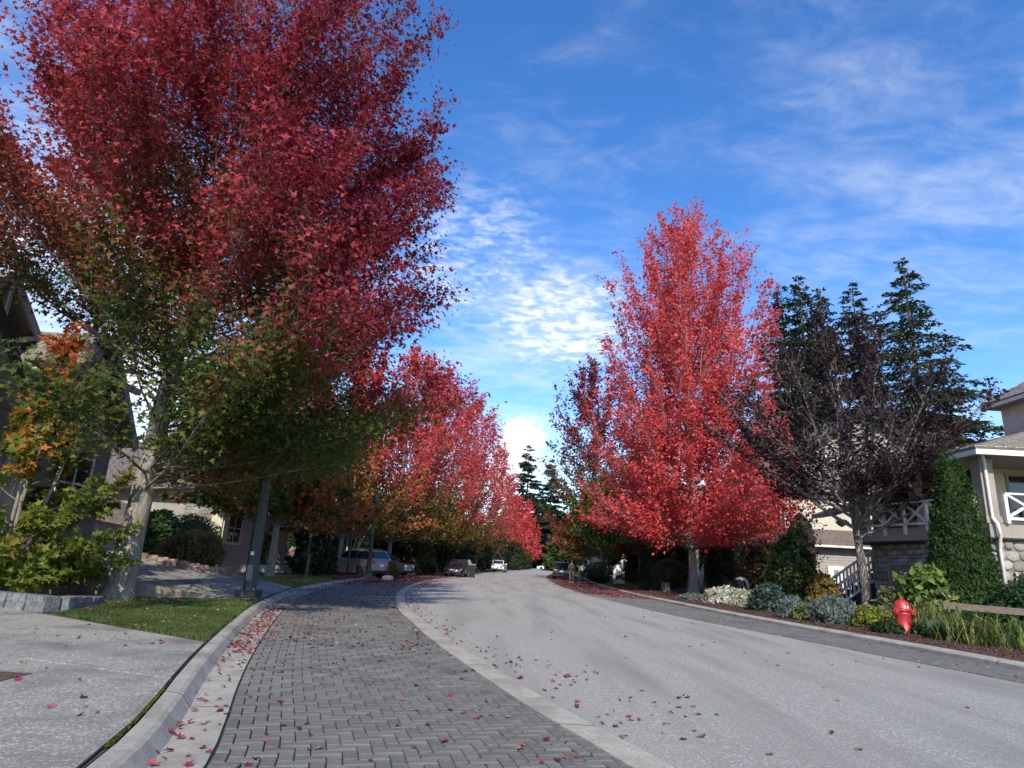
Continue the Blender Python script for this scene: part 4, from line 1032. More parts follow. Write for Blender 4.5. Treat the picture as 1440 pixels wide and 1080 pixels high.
R5 = thing('house', 'white house showing in the gap behind the white pickup at the end of the street', 'house', (24, 222, 0))
bx(R5, 'wall', 'white', 14, 34, 226, 236, -.1, 5.5)
bx(R5, 'garage_door', 'sidegrey', 22, 27, 225.9, 225.98, 0, 2.4)
roof_slab(R5, 'roof', [(35, 225, 5.3), (13, 225, 5.3), (16, 231, 9), (32, 231, 9)], .15, 'shingle'); window(R5, '-y', (18, 226, 2.6), 2, 1.6, 2, 1)
# steps and white handrail beside the scarlet maple trunk
S2 = thing('garden_steps', 'grey steps with a white metal handrail behind the scarlet maple trunk', 'steps', (14.2, 47.6, 0))
for i in range(4): bx(S2, 'step', 'stepgrey', 13.2+.1*i, 16.0, 47.4+.34*i, 47.4+.34*(i+1)+.03, -.0, .26+.20*i)
def rail2(x, y0, y1, z0, z1, x1):
    b = MB(); a, c = Vector((x, y0, z0)), Vector((x1, y1, z1))
    b.tube([a+Vector((0, 0, 1)), c+Vector((0, 0, 1))], .035, 6); b.tube([a+Vector((0, 0, .15)), c+Vector((0, 0, .15))], .03, 6)
    for i in range(6): p = a.lerp(c, i/5); b.tube([p+Vector((0, 0, 0 if i in (0, 5) else .15)), p+Vector((0, 0, 1.0))], .03 if i in (0, 5) else .018, 5)
    part(S2, 'handrail', b, 'white', kind='stuff')
rail2(14.15, 47.5, 49.0, .3, .9, 14.85)

# --- left: the near gabled house
L1 = thing('house', 'taupe house with bracketed gables peering over the small maple at the left edge', 'house', (-13, 16, 0))
def gable(parent, xw, xf, xb, ya, za, yn, zn, yf, zf, base, wall_y0, wall_y1, mtw, boards=0, th=.14, truss=True, roof='shingle', trim='greybeam'):
    """gable end facing +x: wall plane xw, rake plane xf (overhang), back xb; apex (ya,za), near eave (yn,zn), far eave (yf,zf)"""
    zat = lambda y: za-(za-zn)*(ya-y)/(ya-yn) if y < ya else za-(za-zf)*(y-ya)/(yf-ya)
    w = MB(); w.prism([(xw, wall_y0, base), (xw, wall_y1, base), (xw, wall_y1, zat(wall_y1)-.2), (xw, ya, za-.2), (xw, wall_y0, zat(wall_y0)-.2)], (xb-xw, 0, 0)); part(parent, 'wall', w, mtw)
    roof_slab(parent, 'roof', [(xf, yn, zn), (xb, yn, zn), (xb, ya, za), (xf, ya, za)], th, roof, 1, .19)
    roof_slab(parent, 'roof', [(xb, yf, zf), (xf, yf, zf), (xf, ya, za), (xb, ya, za)], th, roof, 1, .19)
    d1 = Vector((0, ya-yn, za-zn)).normalized(); 
    for (a, c) in (((xf+.02, yn, zn-.12), (xf+.02, ya, za-.12)), ((xf+.02, yf, zf-.12), (xf+.02, ya, za-.12))):
        k = MB(); k.beam(a, c, .07, .26, (1, 0, 0) if False else (0, 0, 1)); part(parent, 'rake_board', k, trim)
    if boards:
        z = max(zn, zf)-.6
        while z < za-.5:
            y0 = ya-(ya-yn)*(za-.25-z)/(za-zn); y1 = ya+(yf-ya)*(za-.25-z)/(za-zf); y0 = max(y0, wall_y0); y1 = min(y1, wall_y1)
            if y1-y0 > .3:
                k = MB(); k.prism([(xw, y0, z), (xw+.04, y0, z), (xw+.01, y0, z+boards), (xw, y0, z+boards)], (0, y1-y0, 0)); part(parent, 'siding_board', k, mtw)
            z += boards
    if truss:
        xt = xf-.02; h = min(za-zn, za-zf)
        k = MB(); k.beam((xt, ya-.42*(ya-yn)*1.9, za-h*.85), (xt, ya+.42*(yf-ya)*1.9, za-h*.85), .14, .2); part(parent, 'collar_beam', k, trim)
        k = MB(); k.beam((xt, ya, za-.25), (xt, ya, za-h*.85), .13, .16, (1, 0, 0)); part(parent, 'king_post', k, trim)
        for s in (-1, 1):
            k = MB(); k.beam((xt, ya, za-h*.75), (xt, ya+s*.5*(yf-ya if s > 0 else ya-yn), za-h*.5), .11, .14); part(parent, 'truss_brace', k, trim)
gable(L1, -12.25, -11.75, -22, 12.7, 7.45, 9.2, 3.7, 16.2, 3.7, 0, 9.8, 15.7, 'siding', .2, truss=False, trim='darktrim')
lap(L1, -22, -12.25, 9.8, 15.6, .1, 3.5, '+x', 'sidegrey', .2)
gable(L1, -15.6, -15.0, -26, 17.75, 8.95, 14.6, 5.9, 20.9, 5.9, 0, 15.0, 20.5, 'siding', .22)
gable(L1, -13.5, -12.9, -22, 19.75, 7.75, 18.2, 6.1, 22.15, 4.55, 0, 18.5, 21.8, 'siding', .2)
k = MB(); k.box(-21, -12.95, 18.08, 18.2, 5.98, 6.12); part(L1, 'gutter', k, 'white')
bx(L1, 'wall', 'cream', -22, -13.6, 15.8, 18.45, 0, 5.9)
window(L1, '+x', (-13.5, 20.2, 3.0), 1.4, 1.6, 2, 2)
k = MB(); k.box(-12.22, -12.18, 10.4, 14.6, 0, 2.3); part(L1, 'garage_door', k, 'door')
# --- left: second house
L2 = thing('house', 'low house with a ledge stone corner and tall cream framed window behind the clipped bushes', 'house', (-15, 34, 0))
bx(L2, 'wall', 'sidegrey', -28, -14.7, 34.2, 45, 0, 4.2)
def ledge(parent, x0, x1, y, z0, z1, seed):
    r = random.Random(seed); z = z0
    while z < z1-.02:
        h = min(r.uniform(.10, .2), z1-z); x = x0
        while x < x1-.02:
            w = min(r.uniform(.25, .6), x1-x)
            if x1-x-w < .1: w = x1-x
            k = MB(); k.box(x+.006, x+w-.006, y-r.uniform(.05, .1), y, z+.006, z+h-.006); part(parent, 'stone', k, 'ledge'); x += w
        z += h
ledge(L2, -16.7, -15.2, 34.18, .2, 4.1, 5)
k = MB(); k.box(-15.18, -14.6, 34.06, 34.19, .2, 4.15); k.box(-14.69, -14.55, 34.2, 34.6, .2, 4.15); part(L2, 'corner_board', k, 'cream')
window(L2, '+x', (-14.7, 35.9, 2.75), 1.7, 2.2, 2, 3, 'cream', .14)
bx(L2, 'window_apron', 'taupe', -14.69, -14.6, 34.65, 37.3, .2, 1.45)
roof_slab(L2, 'roof', [(-13.9, 33.5, 4.2), (-29, 33.5, 4.2), (-25, 39, 7.3), (-18, 39, 7.3)], .1, 'shingle_brown', 1, .22)
roof_slab(L2, 'roof', [(-13.9, 45.6, 4.2), (-13.9, 33.5, 4.2), (-18, 39, 7.3), (-18, 40, 7.3)], .1, 'shingle_brown', 1, .22)
k = MB(); k.box(-29, -13.9, 33.4, 33.5, 4.02, 4.22); k.box(-13.98, -13.88, 33.5, 45.6, 4.02, 4.22); part(L2, 'gutter', k, 'darktrim')
k = MB(); k.box(-28, -14.0, 33.52, 34.2, 4.06, 4.12); k.box(-14.68, -14.0, 34.2, 45.5, 4.06, 4.12); part(L2, 'soffit', k, 'white')
k = MB(); k.prism([(-22, 31.5, 2.6), (-17.1, 31.5, 2.0), (-17.1, 31.5, 2.2), (-22, 31.5, 4.2)], (0, 2.6, 0)); part(L2, 'entry_roof', k, 'shingle_brown')
# --- left: third house, dark siding with white corner boards
L3 = thing('house', 'dark grey sided house with white corner boards, behind the thick lamp post', 'house', (-18, 50, 0))
bx(L3, 'wall', 'sidedark', -30, -17.9, 50, 60, 0, 6.6); lap(L3, -23, -17.9, 49.99, 0, .3, 6.5, '-y', 'sidedark', .2)
k = MB(); k.box(-18.1, -17.85, 49.9, 50.1, .2, 6.6); k.box(-20.4, -20.15, 49.9, 49.98, .2, 6.6); part(L3, 'corner_board', k, 'white')
window(L3, '-y', (-19.0, 49.96, 4.0), .8, 2.2, 1, 2, 'white', .12)
window(L3, '+x', (-17.9, 53, 4.0), 1.5, 1.6, 2, 2)
roof_slab(L3, 'roof', [(-17.2, 49.2, 6.5), (-31, 49.2, 6.5), (-31, 55, 10), (-17.2, 55, 10)], .12, 'shingle_brown'); roof_slab(L3, 'roof', [(-31, 60.8, 6.5), (-17.2, 60.8, 6.5), (-17.2, 55, 10), (-31, 55, 10)], .12, 'shingle_brown')
k = MB(); k.prism([(-21.2, 47.2, 2.7), (-17.6, 47.2, 2.7), (-19.4, 47.2, 3.7)], (0, 2.6, 0)); part(L3, 'porch_roof', k, 'shingle')
bx(L3, 'garage_door', 'white', -21.6, -19.4, 49.88, 49.95, .1, 2.4)
for i in range(7): bx(L3, 'step', 'stepgrey', -19.4, -17.8, 46.2+.35*i, 46.6+.35*i, 0, .2+.16*i)

# ------------------------------------------------------------------ walls and edgings on the left
BW = thing('block_edging', 'low edging of grey split face blocks between the driveway and the small maple', 'edging', (-8.9, 12.3, 0))
def block(parent, cx, cy, a, w=.47, d=.27, h=.26, z=.09, mt='block', name='block', seed=0):
    r = random.Random(int(cx*100+cy*77+seed)); b = MB(); ca, sa = math.cos(a), math.sin(a); vs = []
    for zz_ in (0, .5, 1):
        for x, y in ((-.5, -.5), (-.17, -.5), (.17, -.5), (.5, -.5), (.5, .5), (-.5, .5)):
            ins = .96 if zz_ == 1 else 1
            px_, py_ = x*w*ins*.985, y*d*ins+(r.uniform(-.025, .02) if y < 0 else 0)
            vs.append((cx+ca*px_-sa*py_, cy+sa*px_+ca*py_, z+zz_*h))
    fs = [(12, 13, 14, 15, 16, 17)]
    for q in range(2):
        for k in range(6): fs.append((q*6+k, q*6+(k+1) % 6, q*6+6+(k+1) % 6, q*6+6+k))
    b.add(vs, fs); return part(parent, name, b, mt)
p0, p1 = Vector((-7.72, 11.78)), Vector((-10.4, 12.75)); d = (p1-p0).normalized(); n_ = int((p1-p0).length/.5)
for i in range(n_): q = p0+d*(.5*i+.25); block(BW, q.x, q.y, math.atan2(-d.y, -d.x), .49)
p1 = Vector((-7.98, 13.2)); d = (p1-p0).normalized()
for i in range(3): q = p0+d*(.5*i+.42)+Vector((.05, 0)); block(BW, q.x, q.y, math.atan2(d.y, d.x), .49, h=.24-.03*i)
RW = thing('retaining_wall', 'stained low concrete wall tapering down beside the second driveway', 'wall', (-7.5, 16, 0))
b = MB(); w0, w1 = [], []
for x, y in ((-6.15, 17.0), (-7.0, 16.55), (-8.3, 15.82), (-9.6, 15.3), (-13.5, 14.7)): w0.append((x, y)); 
for i, (x, y) in enumerate(w0): b.v += [(x, y, .0), (x, y, d2z(x)+.03), (x+.03, y+.17, d2z(x)+.03), (x+.03, y+.17, .0)]
for i in range(len(w0)-1):
    for k in range(3): b.f.append((i*4+k, i*4+k+1, i*4+4+k+1, i*4+4+k)); b.m.append(0); b.sm.append(False)
b.f.append((0, 1, 2, 3)); b.m.append(0); b.sm.append(False)
part(RW, 'wall', b, 'wall_conc')
b = MB()
for (x, y), (x1, y1) in zip(w0[:-1], w0[1:]): b.beam((x-.1, y-.14, .11), (x1-.1, y1-.14, .11), .12, .05)
part(RW, 'footing', b, 'concrete_tan')
PB = thing('garden_edging', 'row of reddish bricks edging the bed under the round clipped bushes', 'edging', (-10.5, 20.3, 0))
pts = [Vector(P(px, py, Y)) for px, py, Y in ((180, 830, 19.6), (240, 832, 20.2), (300, 831, 21.0), (316, 822, 22.2))]
for a, c in zip(pts[:-1], pts[1:]):
    a2, c2 = Vector((a.x, a.y)), Vector((c.x, c.y)); dd = (c2-a2); n_ = max(1, int(dd.length/.27))
    for i in range(n_):
        q = a2+dd*((i+.5)/n_)
        for lv in range(2): block(PB, q.x+.03*lv, q.y+.03*lv, math.atan2(dd.y, dd.x), dd.length/n_, .2, .12, d2z(q.x)-.04+.125*lv, 'brick', 'brick', lv)
WP = thing('timber_planter', 'weathered timber planter wall left of the clipped bushes', 'planter', (-13.5, 22, 0))
a, c = P(168, 815, 21.5), P(226, 815, 22.3)
for i in range(2): k = MB(); k.beam((a.x-1, a.y-.15, a.z-.25+.26*i), (c.x, c.y, c.z-.25+.26*i), .16, .245); part(WP, 'sleeper', k, 'timber')
SW = thing('low_wall', 'low pale block wall along the front of the second garden behind the lamp post', 'wall', (-14, 38, 0))
a, c = P(300, 801, 36), P(452, 803, 43.5); dd = Vector((c.x-a.x, c.y-a.y)); n_ = 16
for i in range(n_):
    q = Vector((a.x, a.y))+dd*((i+.5)/n_); block(SW, q.x, q.y, math.atan2(dd.y, dd.x), dd.length/n_, .35, .42, .07, 'pot', 'block', 3)
UP = thing('flower_urn', 'white urn heaped with pale pink flowers on a stone pier behind the verge', 'flower pot', (P(412, 800, 42).x, 42, 0))
q = P(412, 805, 42); ux = q.x
k = MB(); k.box(ux-.42, ux+.42, 41.6, 42.4, 0, .62); k.box(ux-.5, ux+.5, 41.5, 42.5, .62, .74); part(UP, 'pier', k, 'pot')
k = MB(); k.smooth = True; k.lathe([(.2, 0), (.14, .06), (.2, .12), (.34, .35), (.38, .42), (.3, .42)], (ux, 42, .74), 14); part(UP, 'urn', k, 'pot')
n_ = 700; ps = rdir(n_)*NP.uniform(.35, .52, (n_, 1)); ps[:, 2] = np.abs(ps[:, 2])*.95+.02+1.1
leaf_mesh('flowers', ps, rdir(n_, .3)+ps*np.array([1, 1, 0]), rdir(n_), .13, pick([(.66, .52, .50), (.6, .38, .40), (.7, .62, .58), (.10, .12, .05)], n_, [.4, .2, .25, .15]), OVAL_V, OVAL_F, 'leaf', UP)['kind'] = 'stuff'
# ------------------------------------------------------------------ street furniture
def lamp(label, x, y, r0, H, stick=True):
    t = thing('street_lamp', label, 'street lamp', (x, y, .09), 'dark green street lamps')
    b = MB(); b.lathe([(r0*1.25, 0), (r0*1.25, .03)], (0, 0, .16), 4)
    b = MB(); h = r0*1.55; b.box(-h, h, -h, h, 0, .2); b.box(-h*.94, h*.94, -h*.94, h*.94, .2, .235); b.build('base', 'pole', t, world=False)
    b = MB(); n = 8; pts = [(0, 0, .2), (0, 0, H)]; b.tube([(0, 0, .23), (0, 0, H*.5), (0, 0, H)], [r0, r0*.8, r0*.55], 8); b.build('pole', 'pole', t, world=False)
    b = MB()
    for sx in (-1, 1):
        for sy in (-1, 1): b.tube([(sx*h*.72, sy*h*.72, .235), (sx*h*.72, sy*h*.72, .27)], .022, 6)
    o = b.build('anchor_bolts', 'steel', t, world=False); o['kind'] = 'stuff'
    b = MB(); b.lathe([(r0*.6, 0), (r0*1.6, .12), (r0*1.7, .45), (r0*.5, .6)], (0, 0, H), 8); b.build('luminaire', 'pole', t, world=False)
    if stick:
        b = MB(); b.box(-.045, .045, -r0*.955, -r0*.945, 1.08, 1.17); b.build('sticker', 'sticker', t, world=False)
        b = MB(); b.box(-.075, .075, -r0*.985, -r0*.96, .46, .84); b.build('access_cover', 'plate', t, world=False)
    return t
lamp('thick dark green lamp post with a white sticker, standing at the kerb by the lawn', -6.43, 17.25, .165, 6.2)
lamp('slimmer dark lamp post in front of the tail of the silver car', G(517, 815)[0], G(517, 815)[1], .14, 4.2, False)
q = G(487, 813); t = thing('thin_post', 'thin black post beside the pale trunk, in front of the silver car door', 'post', (q[0], q[1], 0))
b = MB(); b.tube([(q[0], q[1], 0), (q[0]+.05, q[1], 2.3)], .06, 6); part(t, 'post', b, 'black'); b = MB(); b.lathe([(.08, 0), (.1, .12), (.05, .2)], (q[0]+.05, q[1], 2.3), 8); part(t, 'cap', b, 'black')
# fire hydrant
hx, hy = G(1272, 890, .1)
H_ = thing('fire_hydrant', 'red fire hydrant in the planted bed in front of the garage', 'fire hydrant', (hx, hy, .1))
k = .98
b = MB(); b.smooth = True; b.lathe([(.22*k, -.15), (.22*k, .03), (.19*k, .05), (.18*k, .42), (.19*k, .45), (.19*k, .52)], (0, 0, 0), 20); b.build('barrel', 'red', H_, world=False)
b = MB(); b.smooth = True; b.lathe([(.18*k, .52), (.22*k, .525), (.22*k, .57), (.20*k, .575), (.195*k, .65), (.17*k, .73), (.12*k, .78), (.06*k, .81)], (0, 0, 0), 20); b.build('bonnet', 'red', H_, world=False)
b = MB(); b.lathe([(.045, .815), (.045, .87), (.03, .88)], (0, 0, 0), 5); b.build('operating_nut', 'red', H_, world=False)
for a, rr_, zz_, ln in ((math.radians(-158), .07, .50, .27), (math.radians(-30), .07, .50, .27)):
    h = Vector((math.cos(a), math.sin(a), 0)); c = Vector((0, 0, zz_))
    b = MB(); b.smooth = True; b.tube([c+h*.1, c+h*(ln-.07)], rr_, 12); n_o = b.build('nozzle', 'red', H_, world=False)
    b = MB(); b.tube([c+h*(ln-.075), c+h*ln, c+h*(ln+.02)], [rr_*1.25, rr_*1.25, rr_*.8], 8); b.tube([c+h*(ln+.02), c+h*(ln+.055)], .025, 5); o = b.build('cap', 'red', n_o, world=False)
b = MB()
for i in range(8):
    a = i*math.pi/4+.2; b.tube([(.195*math.cos(a), .195*math.sin(a), .575), (.195*math.cos(a), .195*math.sin(a), .60)], .016, 6)
o = b.build('flange_bolts', 'red', H_, world=False); o['kind'] = 'stuff'
b = MB()
for dx in (-.035, .035): b.box(dx-.012, dx+.012, -.192, -.184, .60, .67)
b.build('marking', 'sticker', H_, world=False)
# wheelie bin
q = G(663, 812.5)
WB = thing('wheelie_bin', 'black wheelie bin with a grey lid standing in the street beside the black saloon', 'bin', (q[0], q[1], 0))
b = MB(); b.prism([(-.21, -.24, .07), (.21, -.24, .07), (.29, -.30, .98), (-.29, -.30, .98)], (0, .01, 0))
b = MB(); b.add([(-.21, -.24, .07), (.21, -.24, .07), (.21, .24, .07), (-.21, .24, .07), (-.29, -.33, 1.0), (.29, -.33, 1.0), (.29, .33, 1.0), (-.29, .33, 1.0)], [(3, 2, 1, 0), (4, 5, 6, 7), (0, 1, 5, 4), (1, 2, 6, 5), (2, 3, 7, 6), (3, 0, 4, 7)]); b.build('bin_body', 'black', WB, world=False)
b = MB(); b.prism([(-.31, -.36, 1.0), (.31, -.36, 1.0), (.31, .36, 1.03), (-.31, .36, 1.03)], (0, 0, .07)); b.build('lid', 'plate', WB, world=False)
for s in (-1, 1): b = MB(); b.tube([(s*.2, .26, .1), (s*.26, .26, .1)], .1, 10); b.build('wheel', 'rubber', WB, world=False)
b = MB(); b.tube([(-.22, .40, .97), (.22, .40, .97)], .02, 6); b.build('handle', 'black', WB, world=False)
# drain cover at the left edge of the driveway
q = G(14, 953, .106); b = MB(); b.box(q[0]-.6, q[0]+.04, q[1]-.2, q[1]+.22, .104, .112)
o = b.build('drain_cover', 'rust'); tag(o, 'rusty brown metal cover set in the driveway at the left edge', 'drain cover')
# timber rail in the bed at the right
FR = thing('timber_rail', 'weathered grey timber rail among the grasses at the right edge', 'rail', (13, 18.6, 0))
a, c = P(1326, 851, 18.6), P(1500, 866, 17.4)
k = MB(); k.beam(a, c, .12, .17); part(FR, 'rail', k, 'timber')
for s in (.12, .75): q = a.lerp(c, s); k = MB(); k.box(q.x-.07, q.x+.07, q.y+.06, q.y+.2, .0, q.z+.1); part(FR, 'post', k, 'timber')
k = MB(); k.beam(P(1326, 890, 18.7), P(1500, 905, 17.5), .12, .2); part(FR, 'rail', k, 'timber')
# tree stump, rock
q = G(936, 832, .1); k = MB(); k.smooth = True; k.lathe([(.34, -.1), (.29, .12), (.27, .52), (.25, .55)], (0, 0, 0), 12); o = k.build('tree_stump', 'bark_dark', loc=(q[0], q[1], .1)) if False else k.build('tree_stump', 'bark_dark'); o.location = (q[0], q[1], .1); tag(o, 'short dark mossy stump left of the scarlet maple trunk', 'stump')
def rock(label, x, y, s, z=.1):
    bm = bmesh.new(); bmesh.ops.create_icosphere(bm, subdivisions=2, radius=1)
    for v in bm.verts:
        n = mnoise.noise(v.co*1.3+Vector((x, y, 0))); v.co *= 1+.35*n; v.co.z *= .6
    me = bpy.data.meshes.new('rock'); bm.to_mesh(me); bm.free(); me.materials.append(MT['rock']); o = bpy.data.objects.new('rock', me); COL.objects.link(o); o.location = (x, y, z+s*.2); o.scale = (s, s*.8, s); tag(o, label, 'rock')
q = G(855, 819); rock('grey rock at the foot of the dark round shrub on the right verge', KR(54)+1.9, 54, .5)
q = G(545, 816); rock('pale boulder at the kerb between the silver and blue grey cars', q[0], q[1], .35, 0)

# ------------------------------------------------------------------ shrubs and bed plants
def shrub(name, label, cat, loc, rx, ry, h, n, ls, cols, shape='dome', group=None, core=(.03, .045, .015), up=.35, w=.95, stem='bark_dark', noise_a=.12, fl=None, seed=0, tmpl='oval', zlo=0.0, mt='leaf'):
    t = thing(name, label, cat, loc, group); r = random.Random(seed)
    u = NP.random(n); az = NP.uniform(0, 2*math.pi, n)
    if shape == 'column': prof = lambda s: np.where(s < .12, .82+1.5*s, np.where(s < .65, 1-.12*(s-.12)/.53, .88*np.sqrt(np.clip(1-((s-.65)/.35)**2, 0, 1))))
    elif shape == 'cone': prof = lambda s: np.where(s < .1, .85+1.5*s, np.clip(1.0-(s-.1)/.9, 0, 1)**.46)
    elif shape == 'ball': prof = lambda s: np.sqrt(np.clip(1-(2*s-1)**2, 0, 1))*.999+.001
    elif shape == 'box': prof = lambda s: np.where(s < .85, 1.0, np.sqrt(np.clip(1-((s-.85)/.16)**2, 0, 1)))
    else: prof = lambda s: np.sqrt(np.clip(1-s**2, 0, 1))*(.86+.14*np.clip(s/.25, 0, 1))+.001
    s = u if shape in ('column', 'box') else (1-(1-u)**.6 if shape == 'cone' else u)
    depth = 1-.28*NP.random(n)**1.6
    rr = prof(s)
    top = (NP.random(n) < .22) & (shape in ('dome', 'ball', 'box'))
    dirs = np.column_stack([np.cos(az), np.sin(az), np.zeros(n)])
    lump = np.array([mnoise.noise(Vector((math.cos(a)*1.6+seed*3.1, math.sin(a)*1.6+seed, z*2.6*h/max(rx, .3)))) for a, z in zip(az, s)])
    k = depth*(1+noise_a*lump*1.6)
    rad = np.where(top, rr*np.sqrt(NP.random(n)), rr)
    pos = np.column_stack([dirs[:, 0]*rad*rx*k, dirs[:, 1]*rad*ry*k, (zlo+(1-zlo)*s)*h*(1+noise_a*.5*lump)])
    nr = unit(dirs*np.clip(rr, .1, 1)[:, None]*1.0+np.column_stack([0*s, 0*s, .25+.9*(s if shape != 'ball' else 2*s-1)])+.6*NP.normal(size=(n, 3)))
    dv = NP.normal(size=(n, 3))+np.column_stack([dirs[:, 0]*.3, dirs[:, 1]*.3, np.full(n, up*3)])
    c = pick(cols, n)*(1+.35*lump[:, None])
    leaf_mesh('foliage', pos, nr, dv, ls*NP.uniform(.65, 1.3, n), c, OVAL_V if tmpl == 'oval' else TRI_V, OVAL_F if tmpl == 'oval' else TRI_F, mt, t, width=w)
    # woody inside
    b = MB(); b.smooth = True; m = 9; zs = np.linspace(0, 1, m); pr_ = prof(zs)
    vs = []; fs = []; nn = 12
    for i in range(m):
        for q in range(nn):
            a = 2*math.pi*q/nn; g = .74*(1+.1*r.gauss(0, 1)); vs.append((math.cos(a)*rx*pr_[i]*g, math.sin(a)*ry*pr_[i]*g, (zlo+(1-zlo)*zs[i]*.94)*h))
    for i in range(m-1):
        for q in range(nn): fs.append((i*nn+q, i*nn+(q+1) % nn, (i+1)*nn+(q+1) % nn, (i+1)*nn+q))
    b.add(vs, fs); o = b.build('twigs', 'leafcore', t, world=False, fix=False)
    b = MB(); b.tube([(0, 0, -.12), (0, 0, h*.45)], [.05+.02*rx, .03], 6); b.build('stem', stem, t, world=False)
    if fl:
        n2, col2, s2 = fl; i2 = NP.choice(n, n2); p2 = pos[i2]*np.array([1.06, 1.06, 1.04])
        m2 = 7; pp = np.repeat(p2, m2, 0)+NP.normal(size=(n2*m2, 3))*s2*.45
        leaf_mesh('flowers', pp, rdir(n2*m2, .4), rdir(n2*m2), s2*.6, pick(col2, n2*m2), OVAL_V, OVAL_F, 'leaf', t)['kind'] = 'stuff'
    return t
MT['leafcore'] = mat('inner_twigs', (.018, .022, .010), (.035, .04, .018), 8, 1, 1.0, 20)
DKG = [(.022, .05, .014), (.03, .065, .02), (.045, .08, .025)]
BOX_ = [(.11, .12, .028), (.15, .14, .035), (.18, .13, .045)]
def SH(name, label, px, py, Y, wpx, hpx, n, ls, cols, shape='dome', cat='shrub', z=.08, dpt=1.0, **k):
    """px,py: middle of the foot"""
    p = P(px, py, Y); sc_ = FPX/Y*1.0
    return shrub(name, label, cat, (p.x, Y, max(min(p.z, .9), z)-.02 if True else z), wpx/2/sc_, wpx/2/sc_*dpt, hpx/sc_+max(0, p.z-.9), n, ls, cols, shape, seed=int(px+py), **k)
# left
SH('clipped_bush', 'large rounded clipped bush, reddish green, in the bed nearest the brick edging', 265, 808, 23, 86, 58, 6000, .085, BOX_+[(.12, .06, .03)], 'ball')
SH('clipped_bush', 'clipped bush behind, half hidden by the large rounded one', 262, 795, 26, 80, 66, 5000, .09, [(.085, .115, .03), (.12, .14, .04)], 'ball')
SH('clipped_bush', 'small yellow green bush peeping over the large rounded one', 287, 795, 25.5, 42, 44, 2600, .09, [(.16, .17, .03), (.20, .19, .04)], 'ball')
SH('laurel_hedge', 'glossy mid green laurel bush between the big maple trunk and the clipped bushes', 212, 805, 24.5, 76, 80, 3800, .17, [(.05, .11, .03), (.075, .15, .04), (.10, .17, .055)], 'dome')
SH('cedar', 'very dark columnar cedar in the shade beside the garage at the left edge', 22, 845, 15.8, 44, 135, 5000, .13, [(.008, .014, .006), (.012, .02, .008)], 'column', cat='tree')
SH('round_shrub', 'dark round shrub by the steps of the dark sided house', 352, 795, 41, 50, 52, 3000, .15, DKG, 'ball')
SH('hydrangea', 'pale green leafed shrub beside the lamp post in the second garden', 372, 796, 40, 34, 26, 1200, .2, [(.12, .16, .06), (.20, .22, .12)], 'dome')
SH('yew', 'spreading dark green yew left of the pale maple trunk', 440, 806, 39.3, 62, 46, 3800, .22, [(.03, .055, .02), (.05, .085, .03)], 'dome', up=.1)
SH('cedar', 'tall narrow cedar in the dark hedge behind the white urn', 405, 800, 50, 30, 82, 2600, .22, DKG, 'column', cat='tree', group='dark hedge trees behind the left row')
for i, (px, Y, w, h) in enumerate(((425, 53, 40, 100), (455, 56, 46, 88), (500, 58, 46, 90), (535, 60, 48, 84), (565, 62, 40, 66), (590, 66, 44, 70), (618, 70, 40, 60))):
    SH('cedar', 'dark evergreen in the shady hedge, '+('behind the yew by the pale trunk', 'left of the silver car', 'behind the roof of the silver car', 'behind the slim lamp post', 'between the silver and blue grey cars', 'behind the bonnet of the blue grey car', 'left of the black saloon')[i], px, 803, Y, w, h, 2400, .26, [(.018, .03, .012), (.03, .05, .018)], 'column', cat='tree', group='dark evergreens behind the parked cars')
SH('drooping_conifer', 'brownish drooping conifer behind the bonnet of the blue grey car', 580, 805, 57, 62, 52, 2600, .3, [(.05, .05, .02), (.08, .065, .03)], 'dome', up=-.2)
SH('low_shrub', 'yellow green shrub with rusty tips at the kerb between the two parked cars', 548, 814, 42, 24, 22, 900, .14, [(.16, .14, .03), (.20, .10, .03), (.09, .11, .03)], 'dome', z=.0)
SH('low_shrub', 'small bright green shrub left of the black saloon', 607, 806, 62, 18, 10, 500, .2, [(.10, .16, .03), (.14, .19, .05)], 'dome')
for i, (px, Y, w, h) in enumerate(((640, 84, 40, 54), (670, 96, 40, 52), (700, 112, 36, 44), (722, 130, 30, 36), (735, 165, 26, 26))):
    SH('hedge_tree', 'dark green hedge tree under the far left maples, '+('behind the black saloon', 'behind the wheelie bin', 'behind the white car', 'just right of the white car', 'smallest and nearest the street end')[i], px, 801, Y, w, h, 1300, .4, [(.025, .04, .015), (.045, .065, .02)], 'column', cat='tree', group='hedge trees under the far left maples')
# a multi stem pale birch behind the silver car, a sapling on the verge
q = P(488, 812, 46); t = thing('birch_clump', 'bare multi stemmed pale tree rising behind the silver car', 'tree', (q.x, 46, .05)); b = MB(); r_ = random.Random(4)
for i in range(6):
    a = r_.uniform(0, 6.28); b.tube([(0, 0, 0), (.3*math.cos(a), .3*math.sin(a), 1.2), (.7*math.cos(a)+.2, .6*math.sin(a), 2.6), (.95*math.cos(a)+.3, .8*math.sin(a), 3.9)], [.06, .05, .035, .015], 6)
b.build('stems', 'pot', t, world=False, fix=False)['kind'] = 'stuff'
q = P(427, 830, 30); t = thing('sapling', 'thin young sapling tied to a pale stake on the verge by the lamp post', 'tree', (q.x, 30, .08)); b = MB(); b.tube([(0, 0, -.1), (.02, 0, 2.0)], [.018, .01], 5); b.build('stem', 'twig', t, world=False); b = MB(); b.box(.05, .09, -.02, .02, -.1, 1.2); b.build('stake', 'timber', t, world=False)
n_ = 60; ps = NP.normal(size=(n_, 3))*np.array([.16, .16, .35])+np.array([0, 0, 1.5]); leaf_mesh('crown', ps, rdir(n_, .5), rdir(n_), .11, pick([(.12, .17, .03), (.18, .2, .05)], n_), OVAL_V, OVAL_F, 'leaf', t)
